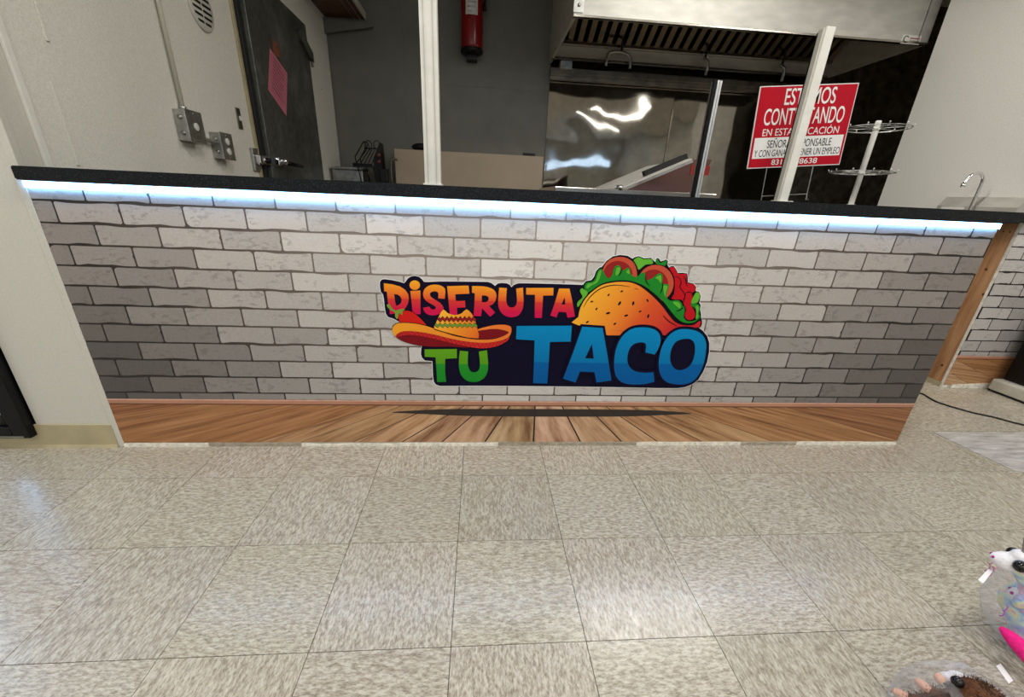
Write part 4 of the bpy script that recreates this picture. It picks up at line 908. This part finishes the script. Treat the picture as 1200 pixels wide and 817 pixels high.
bm = bmesh.new(); atube(bm, [lc + Vector((.018 * math.cos(a), 0, .018 * math.sin(a))) for a in [.6 + i * .42 for i in range(12)]], [.002 + .0002 * i for i in range(12)], 6); finish(bm, 'swirl_mark', 'black', ls)
for k in (0, 1): box('print_bar', (l0.x + (l1.x - l0.x) * .42, HY0 - .0028, lc.z + .004 - k * .014), (l1.x - .008, HY0 - .002, lc.z + .010 - k * .014), 'p_meat_dark' if k == 0 else 'galv', ls)

# tan board and things on the back table
tb = thing('back_table', (-1.1, 2.75, 0), 'steel work table under the black wire rack', 'table')
box('table_top', (XL + .02, 2.45, 0.955), (-0.86, YB - .02, 0.985), 'steel_dark', tb, 0.003)
for x in (XL + .05, -0.92):
    for y in (2.48, 2.98): box('leg', (x, y, 0), (x + .035, y + .035, 0.955), 'galv', tb)
kb = thing('tan_panel', (-0.2, 2.85, 0), 'flat tan board cabinet standing behind the tall white post', 'cabinet')
t0, t1 = on_y(462, 175, 2.72), on_y(637, 183, 2.72)
box('front_board', (t0.x, 2.72, 0), (t1.x, 2.74, (t0.z + t1.z) / 2), 'tan', kb)
box('side_board', (t0.x, 2.74, 0), (t0.x + .02, 3.03, (t0.z + t1.z) / 2), 'tan', kb)
box('side_board', (t1.x - .02, 2.74, 0), (t1.x, 3.03, (t0.z + t1.z) / 2), 'tan', kb)
box('top_board', (t0.x + .02, 2.74, (t0.z + t1.z) / 2 - .02), (t1.x - .02, 3.03, (t0.z + t1.z) / 2), 'tan', kb)
bag = ball('dark_bundle', Vector((on_y(493, 172, 2.85).x, 2.85, (t0.z + t1.z) / 2 + .033)), (.08, .07, .034), 'black', None); tag(bag, 'dark rounded bundle peeking over the tan board', 'bag')
# wire rack
wr = thing('wire_rack', (-1.15, 2.6, .985), 'black wire display rack with slanted shelf on the back table', 'rack')
def yq(px, py, Y=2.62): return on_y(px, py, Y)
bm = bmesh.new()
for dy in (0, .16):
    def P_(px, py): p = yq(px, py); return (p.x, p.y + dy, p.z)
    atube(bm, [P_(416, 184), P_(426, 166), P_(428, 174)], .005, 6)
    atube(bm, [P_(416, 184), P_(418, 192)], .005, 6)
atube(bm, [yq(426, 166), yq(426, 166) + Vector((0, .16, 0))], .005, 6)
for k in range(5):
    a_ = yq(418 + k * 4.6, 191); b_ = yq(427 + k * 3.2, 174); atube(bm, [a_, b_ + Vector((0, .08, 0))], .004, 6)
atube(bm, [yq(427, 174), yq(441, 174)], .005, 6)
for cx in (432, 441.5):
    c_ = yq(cx, 169.5); atube(bm, [c_ + Vector((.026 * math.cos(t * PI / 8), 0, .030 * math.sin(t * PI / 8))) for t in range(17)], .0035, 6, False)
for px, pb in ((419, 212), (429, 212), (437, 212)):
    p = yq(px, 194); atube(bm, [p, (p.x + .02, p.y, .985)], .005, 6)
finish(bm, 'wire_frame', 'black_metal', wr, True)
a_, b_ = yq(414, 191), yq(436, 196.5); box('shelf_front', (a_.x, 2.60, b_.z), (b_.x, 2.63, a_.z), 'black', wr)
q = [yq(px, py) for px, py in ((445.5, 167), (447.5, 186), (449, 214), (441, 214), (438, 186))]
prism('side_panel', [(p.x, max(p.z, .985)) for p in q], 'Y', 2.60, 2.74, 'black', wr)
for px, py in ((444, 182), (444.5, 190)): c_ = yq(px, py, 2.60); lathe('spice_tin', [(.016, 0), (.016, -.02), (.01, -.022)], c_, mat('dull_red_tin', (96, 36, 30), .4), wr, 12, 'Y')
gb = thing('grey_tub', (-1.3, 2.72, .985), 'low grey plastic tub left of the wire rack', 'tub')
a_ = on_y(404, 196, 2.75); 
box('tub_body', (XL + .03, 2.68, .985), (-1.13, 2.9, a_.z - .02), 'galv', gb, .008); box('tub_rim', (XL + .022, 2.672, a_.z - .02), (-1.122, 2.908, a_.z), 'galv', gb, .003)
bk = box('dark_crate', (-0.945, 2.50, .985), (-0.885, 2.585, on_y(455, 198, 2.55).z), 'black', None, .006); tag(bk, 'small black crate between wire rack and tan board', 'crate')
tp_ = on_y(458, 193, 2.6)
fc = tube('bent_tap', smoothed([(tp_.x, 2.6, .985), (tp_.x, 2.6, tp_.z), (tp_.x + .02, 2.6, tp_.z + .04), (tp_.x + .06, 2.6, tp_.z + .04)], 4, False), .009, 'steel_dark', None); tag(fc, 'small steel tap beside the tan board', 'tap')

# prep table with slanting lid
pt = thing('prep_table', (0.8, 1.1, 0), 'stainless prep table with a slanted lid behind the short channel post', 'prep table')
PY0, PY1 = 0.92, 1.55
hg_ = on_y(727, 219, PY0); tp = on_y(811, 187, PY0); rb_ = on_y(835, 187, PY0); lf = on_y(652, 220, PY0)
box('cabinet', (lf.x, PY0, 0.1), (rb_.x + .05, PY1, 0.93), 'steel', pt, .004)
box('work_top', (lf.x - .01, PY0 - .01, 0.93), (rb_.x + .06, PY1, hg_.z - .012), 'steel', pt, .004)
for x in (lf.x + .05, rb_.x - .03): 
    for y in (PY0 + .05, PY1 - .08): lathe('foot', [(.02, 0), (.02, .1)], (x, y, 0), 'black', pt, 10)
prism('lid_cover', [(hg_.x, hg_.z - .012), (tp.x, tp.z), (rb_.x, rb_.z), (rb_.x - .05, hg_.z - .012)], 'Y', PY0 + .004, PY1, mat('red_reflection_steel', (126, 96, 92), .22, .9, .12, 5), pt)  # dark red reflection in the steel is put into its base colour
d_ = Vector((tp.x - hg_.x, 0, tp.z - hg_.z)).normalized(); n_ = Vector((-d_.z, 0, d_.x))
def slat(name, s0, s1, h0, h1, y0, y1, mt):
    base = Vector((hg_.x, 0, hg_.z - .012)); e = (Vector((tp.x, 0, tp.z)) - base); e_n = e.normalized(); nn = Vector((-e_n.z, 0, e_n.x))
    c = [base + e * s0 + nn * h0, base + e * s1 + nn * h0, base + e * s1 + nn * h1, base + e * s0 + nn * h1]
    prism(name, [(v.x, v.z) for v in c], 'Y', y0, y1, mt, pt)
slat('lid_panel', 0.0, 1.0, 0.0, .006, PY0, PY1, 'steel_hood')
slat('lid_rim', 0.02, 1.0, -.014, .0, PY0 - .006, PY0 + .004, 'chrome')
slat('lid_grip', 0.42, 1.02, .006, .032, PY0 + .06, PY0 + .10, 'rubber')
box('red_label', (tp.x + .004, PY0 + .0, tp.z - .07), (rb_.x - .004, PY0 + .0045, tp.z - .025), mat('red_label', (150, 40, 36), .4), pt)
hk = tube('hinge_knuckle', [(hg_.x, PY0 - .012, hg_.z - .004), (hg_.x, PY0 + .05, hg_.z - .004)], .014, 'chrome', pt)

# hand sink and its gooseneck tap on the right wall
sn = thing('hand_sink', (2.8, 1.15, .75), 'stainless hand sink with back plate on the right wall', 'sink')
k0, k1 = on_x(1112, 231, 3.0), on_x(1200, 231, 3.0)
box('basin', (2.58, k1.y - .04, .78), (2.99, k0.y, .90), 'steel_hood', sn, .01)
prism('back_plate', [(2.985, .90), (2.945, .90), (2.945, .985), (2.985, k0.z), (3.0, k0.z), (3.0, .90)], 'Y', k1.y - .04, k0.y, 'steel_hood', sn)
s_ = on_x(1110, 238, 2.955)
box('sink_sticker', (2.9440, k0.y - .17, .985 - .04), (2.9449, k0.y - .03, .985 - .004), 'label', sn)
gz = on_y(1137, 243, 1.12)
fb = on_x(1138, 243, 2.92); ft = on_x(1146, 214, 2.92)
gn = tube('gooseneck_tap', smoothed([(2.92, fb.y, .90), (2.92, fb.y, 1.0), (2.92, fb.y, ft.z), (2.905, fb.y, ft.z + .035), (2.87, fb.y, ft.z + .05), (2.83, fb.y, ft.z + .035), (2.81, fb.y, ft.z), (2.805, fb.y, ft.z - .015)], 5, False), .009, 'chrome', sn, 12)
lathe('aerator', [(.012, 0), (.012, -.022)], (2.806, fb.y, ft.z - .01), 'chrome', gn, 12)

# ------------------------------------------------------------------ right floor bits
mt_ = thing('floor_sheet', (2.25, 0.0, 0), 'grey wood print sheet lying on the floor past the counter end', 'mat')
q = [on_z(*p) for p in ((1093, 507), (1190, 553))]
prism('sheet', [(q[0].x, q[0].y), (q[1].x, q[1].y), (2.9, -.30), (3.2, .09)], 'Z', 0.0, 0.003, 'greywood', mt_)
prism('under_sheet', [(1.97, -.30), (2.1, -.16), (2.9, -.26), (2.9, -.5)], 'Z', 0.0, 0.0015, mat('dark_grey_wood_print', (140, 138, 136), .4, var=.15), mt_)
cbp = [on_z(*p) for p in ((1074, 461), (1082, 463), (1098, 472), (1134, 483), (1165, 490), (1200, 499))]
cbl = tube('power_cable', smoothed([(2.15, .62, .004), (2.28, .56, .004)] + [(p.x, p.y, .004) for p in cbp] + [(2.75, .05, .004), (3.1, .0, .004)], 4, False), .004, 'black', None, 8)
tag(cbl, 'thin black cable snaking over the tan floor', 'cable')
mb = thing('floor_machine', (3.0, .45, 0), 'black machine with grey base at the foot of the half wall', 'machine')
box('base', (2.86, .36, 0.004), (3.3, .575, .075), 'trim', mb, .012)
box('base_gasket', (2.862, .357, 0.0), (3.298, .57, .012), 'black', mb)
box('body', (2.905, .40, .075), (3.28, .56, .62), 'black', mb, .01)
box('door_panel', (2.93, .394, .12), (3.25, .401, .58), 'black_metal', mb, .003)

# ------------------------------------------------------------------ plush toys in clear balloons, bottom right
def at(px, py, z): return on_z(px, py, z)
def pastel():
    t = NT('pastel_plush'); v = t.coord('Object'); f = t.noise(v, 24, 2)
    c = t.ramp(f, [(0.34, (240, 196, 214)), (0.44, (150, 176, 220)), (0.52, (196, 226, 226)), (0.60, (240, 238, 170)), (0.68, (224, 190, 226))])
    t.l(c, t.b.inputs['Base Color']); t.b.inputs['Roughness'].default_value = .9; t.b.inputs['Sheen Weight'].default_value = .4
    t.bump(t.noise(v, 260, 3), .6, .004); return t.m
M['pastel'] = pastel()
M['plush_white'] = mat('white_plush', (238, 234, 236), .9, var=.03, vscale=200, bump=.5)
M['plush_blue'] = mat('blue_plush', (120, 146, 196), .9, var=.08, vscale=150, bump=.5)
M['plush_yellow'] = mat('yellow_plush', (238, 232, 150), .9, var=.05, vscale=150, bump=.5)
M['hotpink'] = mat('hot_pink_felt', (236, 24, 130), .9, var=.06, vscale=150, bump=.4)
M['magenta'] = mat('magenta_thread', (160, 30, 120), .7)
M['eye'] = mat('glossy_black_eye', (6, 6, 8), .05)
M['eye_ring'] = mat('glitter_eye_ring', (70, 90, 120), .25, .4)
M['horn'] = metal('silver_horn', (150, 142, 146), .35, (1, 1, 1), .15)
M['peach'] = mat('peach_felt', (226, 176, 150), .85, var=.05)
M['tag_paper'] = mat('white_tag_paper', (246, 244, 242), .5, var=.01)
M['ribbon'] = mat('curly_ribbon', (190, 120, 150), .3)
M['purple'] = mat('purple_ribbon', (150, 80, 160), .3)
M['film'] = clear('clear_balloon_film', (248, 248, 251), .10, .08, .15)
def fuse(name, blobs, mtl, parent, voxel=.006):
    """one continuous skin over overlapping ellipsoids: (centre, radii)"""
    bm = bmesh.new()
    for c, r in blobs:
        b2 = bmesh.ops.create_uvsphere(bm, u_segments=16, v_segments=10, radius=1)
        r = Vector(r) if not isinstance(r, (int, float)) else Vector((r, r, r))
        bmesh.ops.transform(bm, matrix=Matrix.Translation(c) @ Matrix.Diagonal(r.to_4d()), verts=b2['verts'])
    me = bpy.data.meshes.new(name); bm.to_mesh(me); bm.free()
    tmp = bpy.data.objects.new('tmp', me); COL.objects.link(tmp)
    md = tmp.modifiers.new('r', 'REMESH'); md.mode = 'VOXEL'; md.voxel_size = voxel; md.use_smooth_shade = True
    sm_ = tmp.modifiers.new('s', 'SMOOTH'); sm_.iterations = 6; sm_.factor = .5
    dg = bpy.context.evaluated_depsgraph_get(); dg.update()
    out = bpy.data.meshes.new_from_object(tmp.evaluated_get(dg)); bpy.data.objects.remove(tmp); bpy.data.meshes.remove(me)
    for p in out.polygons: p.use_smooth = True
    out.materials.clear(); out.name = name
    return link(name, out, mtl, parent)
def local(p):
    """level directions seen from the shopper: view, right, toward"""
    v = (p - CAM).normalized(); r = v.cross(Vector((0, 0, 1))).normalized(); h = Vector((v.x, v.y, 0)).normalized()
    return v, r, h
def at_d(px, py, d): r = ray(px, py); return CAM + r.normalized() * d
def unicorn(anchor, label, horn=True, k=1.0):
    """plush whose muzzle points to the shopper's left; anchor = muzzle tip"""
    v, r, h = local(anchor); U = Vector((0, 0, 1))
    F = (-r * .93 - h * .36).normalized(); S = (r * .36 - h * .93).normalized()
    hc = anchor - F * .080 * k + U * .010 * k
    t = thing('plush_unicorn', (hc.x, hc.y, max(.02, hc.z - .2)), label, 'plush toy', 'pastel unicorn plushes in the big balloon')
    bc = hc - F * .075 * k - U * .085 * k
    fuse('body', [(bc, (.058 * k, .058 * k, .062 * k)), (bc.lerp(hc, .5), .045 * k), (hc - F * .01 * k, .052 * k), (bc + F * .045 * k + S * .035 * k - U * .045 * k, (.022 * k, .022 * k, .032 * k)), (bc + F * .045 * k - S * .035 * k - U * .045 * k, (.022 * k, .022 * k, .032 * k))], 'pastel', t, .005)
    fuse('muzzle', [(hc + F * .040 * k - U * .010 * k, (.039 * k, .039 * k, .035 * k)), (hc + F * .060 * k - U * .010 * k, (.027 * k, .027 * k, .025 * k)), (hc + F * .012 * k + U * .030 * k, (.034 * k, .034 * k, .026 * k))], 'plush_white', t, .004)
    for s in (1, -1):
        e = hc + F * .022 * k + S * s * .040 * k + U * .012 * k
        eo = ball('eye', e, .0205 * k, 'eye', t); ball('eye_ring', e - (F * .3 + S * s * .95).normalized() * .006 * k, .0205 * k, 'eye_ring', eo)
        ball('nostril', hc + F * .080 * k + S * s * .011 * k - U * .004 * k, .0055 * k, 'magenta', t, 10, 6)
        er = hc + S * s * .036 * k + U * .045 * k - F * .03 * k
        tube('ear', [er, er + U * .022 * k + S * s * .006 * k, er + U * .040 * k + S * s * .008 * k], [.013 * k, .010 * k, .002], 'plush_blue', t)
    if horn:
        hb = hc + U * .045 * k + F * .010 * k; hd_ = (U * .9 + F * .35).normalized()
        tube('horn', [hb + hd_ * .095 * k * q / 8 for q in range(9)], [(.0125 - .0013 * q) * k * (1.12 if q % 2 else .95) for q in range(9)], 'horn', t)
    for q in range(4):
        ball('mane_tuft', hc - F * (.045 + .006 * q) * k + U * (.045 - .03 * q) * k, .019 * k, ('plush_blue', 'plush_yellow', 'hotpink', 'plush_blue')[q], t, 10, 8)
    return t
ZB = 0.0
bc_ = at(1240, 720, .118)
bal = thing('gift_balloon', (bc_.x, bc_.y, 0), 'clear balloon stuffed with pastel unicorn plushes on the tile floor', 'balloon')
lathe('balloon_skin', [(.002, 0.002), (.035, .004), (.07, .018), (.098, .05), (.112, .087), (.115, .118), (.109, .155), (.095, .19), (.07, .221), (.035, .242), (.006, .248)], (bc_.x, bc_.y, 0), 'film', bal, 36)
DB = (Vector((bc_.x, bc_.y, .118)) - CAM).length
unicorn(at_d(1162, 652, DB - .125), 'unicorn plush with a silver horn and big black eyes, topmost of the balloon bundle', True, .60)
unicorn(at_d(1184, 694, DB - .07), 'unicorn plush below the silver horned one, its muzzle cut by the picture edge', False, .68)
p_, e_ = at_d(1172, 735, DB - .09), at_d(1235, 806, DB - .08)
fin = thing('pink_felt_horn', tuple(e_), 'hot pink felt horn in the balloon below the unicorns', 'plush toy')
hp_ = smoothed([p_, p_.lerp(e_, .2) + Vector((0, 0, .004)), p_.lerp(e_, .55) + Vector((0, 0, .006)), e_], 4, False)
tube('horn_body', hp_, [.003 + .013 * math.sin(min(1, q / 7) * PI / 2) for q in range(len(hp_))], 'hotpink', fin, 12)
b3 = at_d(1216, 750, DB + .0)
st3 = fuse('pastel_cushion', [(b3, .040), (b3.lerp(at_d(1200, 706, DB - .01), .5), .040), (at_d(1200, 708, DB - .01), .042), (b3 + Vector((.03, .02, -.02)), .042)], 'pastel', None, .004); tag(st3, 'fluffy pastel plush body at the bottom of the balloon', 'plush toy')
def card(name, pxs, z, mtl, parent):
    return prism(name, [(p.x, p.y) for p in (at(x, y, z) for x, y in pxs)], 'Z', z, z + .0015, mtl, parent)
tg = thing('price_tag', tuple(at_d(1154, 675, DB - .1)), 'small white paper tag hanging from the unicorn', 'tag')
card('paper', ((1146, 680), (1152, 684), (1164, 669), (1159, 666)), at_d(1154, 675, DB - .13).z, 'tag_paper', tg)
tube('string', [at_d(1161, 668, DB - .05), at_d(1171, 665, DB - .04)], .0012, 'ribbon', tg, 6)
cu = thing('curling_ribbon', tuple(at_d(1158, 664, DB - .1)), 'pink and purple curly ribbons tied at the balloon', 'ribbon')
for base, mt, n0, st_ in (((1156, 664), 'ribbon', 0, 1), ((1160, 668), 'ribbon', 2, .7), ((1176, 713), 'purple', 3, .8)):
    pts = [at_d(base[0] - 4 + q * 1.5 * st_ + 2.2 * math.sin(q * 1.9 + n0), base[1] + 10 - q * 2.3 * st_ + 2 * math.cos(q * 1.9 + n0), DB - .10) for q in range(9)]
    tube('curl', smoothed(pts, 3, False), .0013, mt, cu, 6)
t2 = thing('price_tag', tuple(at(1176, 790, .001)), 'white card strip on the floor at the lower edge of the balloon', 'tag')
card('paper', ((1167, 781), (1172, 778), (1187, 798), (1182, 802)), .0008, 'tag_paper', t2)

# brown sloth plush in clear wrap, bottom edge
DS = 1.28
hb = at_d(1146, 824, DS); v_, r_, h_ = local(hb); u_ = r_.cross(v_)
sl = thing('plush_sloth', (hb.x, hb.y, 0), 'brown furry plush with peach claws in clear wrap', 'plush toy')
M['brown_fur'] = mat('brown_fur', (80, 48, 26), .95, var=.35, vscale=70, bump=.6)
body = [(hb + r_ * .004, (.046, .046, .034)), (hb + r_ * .035 - u_ * .012, .036), (Vector((hb.x + .02, hb.y - .02, .045)), (.06, .06, .044))]
for (x0_, y0_) in ((1064, 817), (1091, 809)):
    c_ = at_d(x0_, y0_, DS - .02); body += [(c_.lerp(hb - u_ * .015, .0 + .25 * q),   .010 + .002 * q) for q in range(4)]
bo = fuse('body', body, 'brown_fur', sl, .0055)
rf = random.Random(2); bm = bmesh.new(); vv = bo.data.vertices
for k in range(6000):
    v = rf.choice(vv); p = v.co; n = v.normal; d = (n + Vector((rf.uniform(-.8, .8), rf.uniform(-.8, .8), rf.uniform(-.9, .3)))).normalized(); s_ = d.cross(Vector((rf.random(), rf.random(), rf.random()))).normalized() * .0008
    p = p + Vector((rf.uniform(-.003, .003), rf.uniform(-.003, .003), rf.uniform(-.003, .003))); l = rf.uniform(.005, .010)
    bm.faces.new([bm.verts.new(p - s_), bm.verts.new(p + s_), bm.verts.new(p + d * l)])
me = bpy.data.meshes.new('fur'); bm.to_mesh(me); bm.free(); fu = link('fur', me, 'brown_fur', sl); fu['kind'] = 'stuff'
ball('nose', at_d(1122, 799, DS - .03), .0095, 'eye', sl)
for a_, b_ in (((1046, 809), (1064, 817)), ((1072, 796), (1090, 809)), ((1096, 789), (1106, 800))):
    A, B = at_d(*a_, DS - .02), at_d(*b_, DS - .02); tube('claw', [A, A.lerp(B, .12), A.lerp(B, .5), B], [.003, .0065, .0078, .0085], 'peach', sl, 12)
fuse('white_collar', [(at_d(1110, 796, DS), (.014, .014, .012)), (at_d(1124, 797, DS + .01), (.018, .018, .012)), (at_d(1136, 800, DS + .02), (.014, .014, .010))], 'plush_white', sl, .004)
wrp = thing('clear_wrap', (hb.x, hb.y, 0), 'crinkled clear wrap with peaked corner around the brown plush', 'wrapper')
bm = bmesh.new(); pk = at_d(1128, 776, DS + .03)
ctr = Vector((hb.x - .005, hb.y - .01, 0)); rings = []
for k, (hh, rr_) in enumerate(((.0, .10), (hb.z * .35, .108), (hb.z * .7, .106), (hb.z - .004, .092), (hb.z + .022, .062))):
    rings.append([bm.verts.new(ctr + Vector((math.cos(a) * rr_ * (1 + .05 * math.sin(5 * a + k)), math.sin(a) * rr_ * (1 + .05 * math.cos(4 * a + k)), hh + .004 * math.sin(7 * a)))) for a in [2 * PI * j / 24 for j in range(24)]])
for a_, b_ in zip(rings, rings[1:]):
    for j in range(24): bm.faces.new((a_[j], a_[(j + 1) % 24], b_[(j + 1) % 24], b_[j]))
v0 = bm.verts.new(pk)
for j in range(24): bm.faces.new((rings[-1][j], rings[-1][(j + 1) % 24], v0))
for vv_ in rings[0]: vv_.co.z = .001
finish(bm, 'film', 'film', wrp, False)
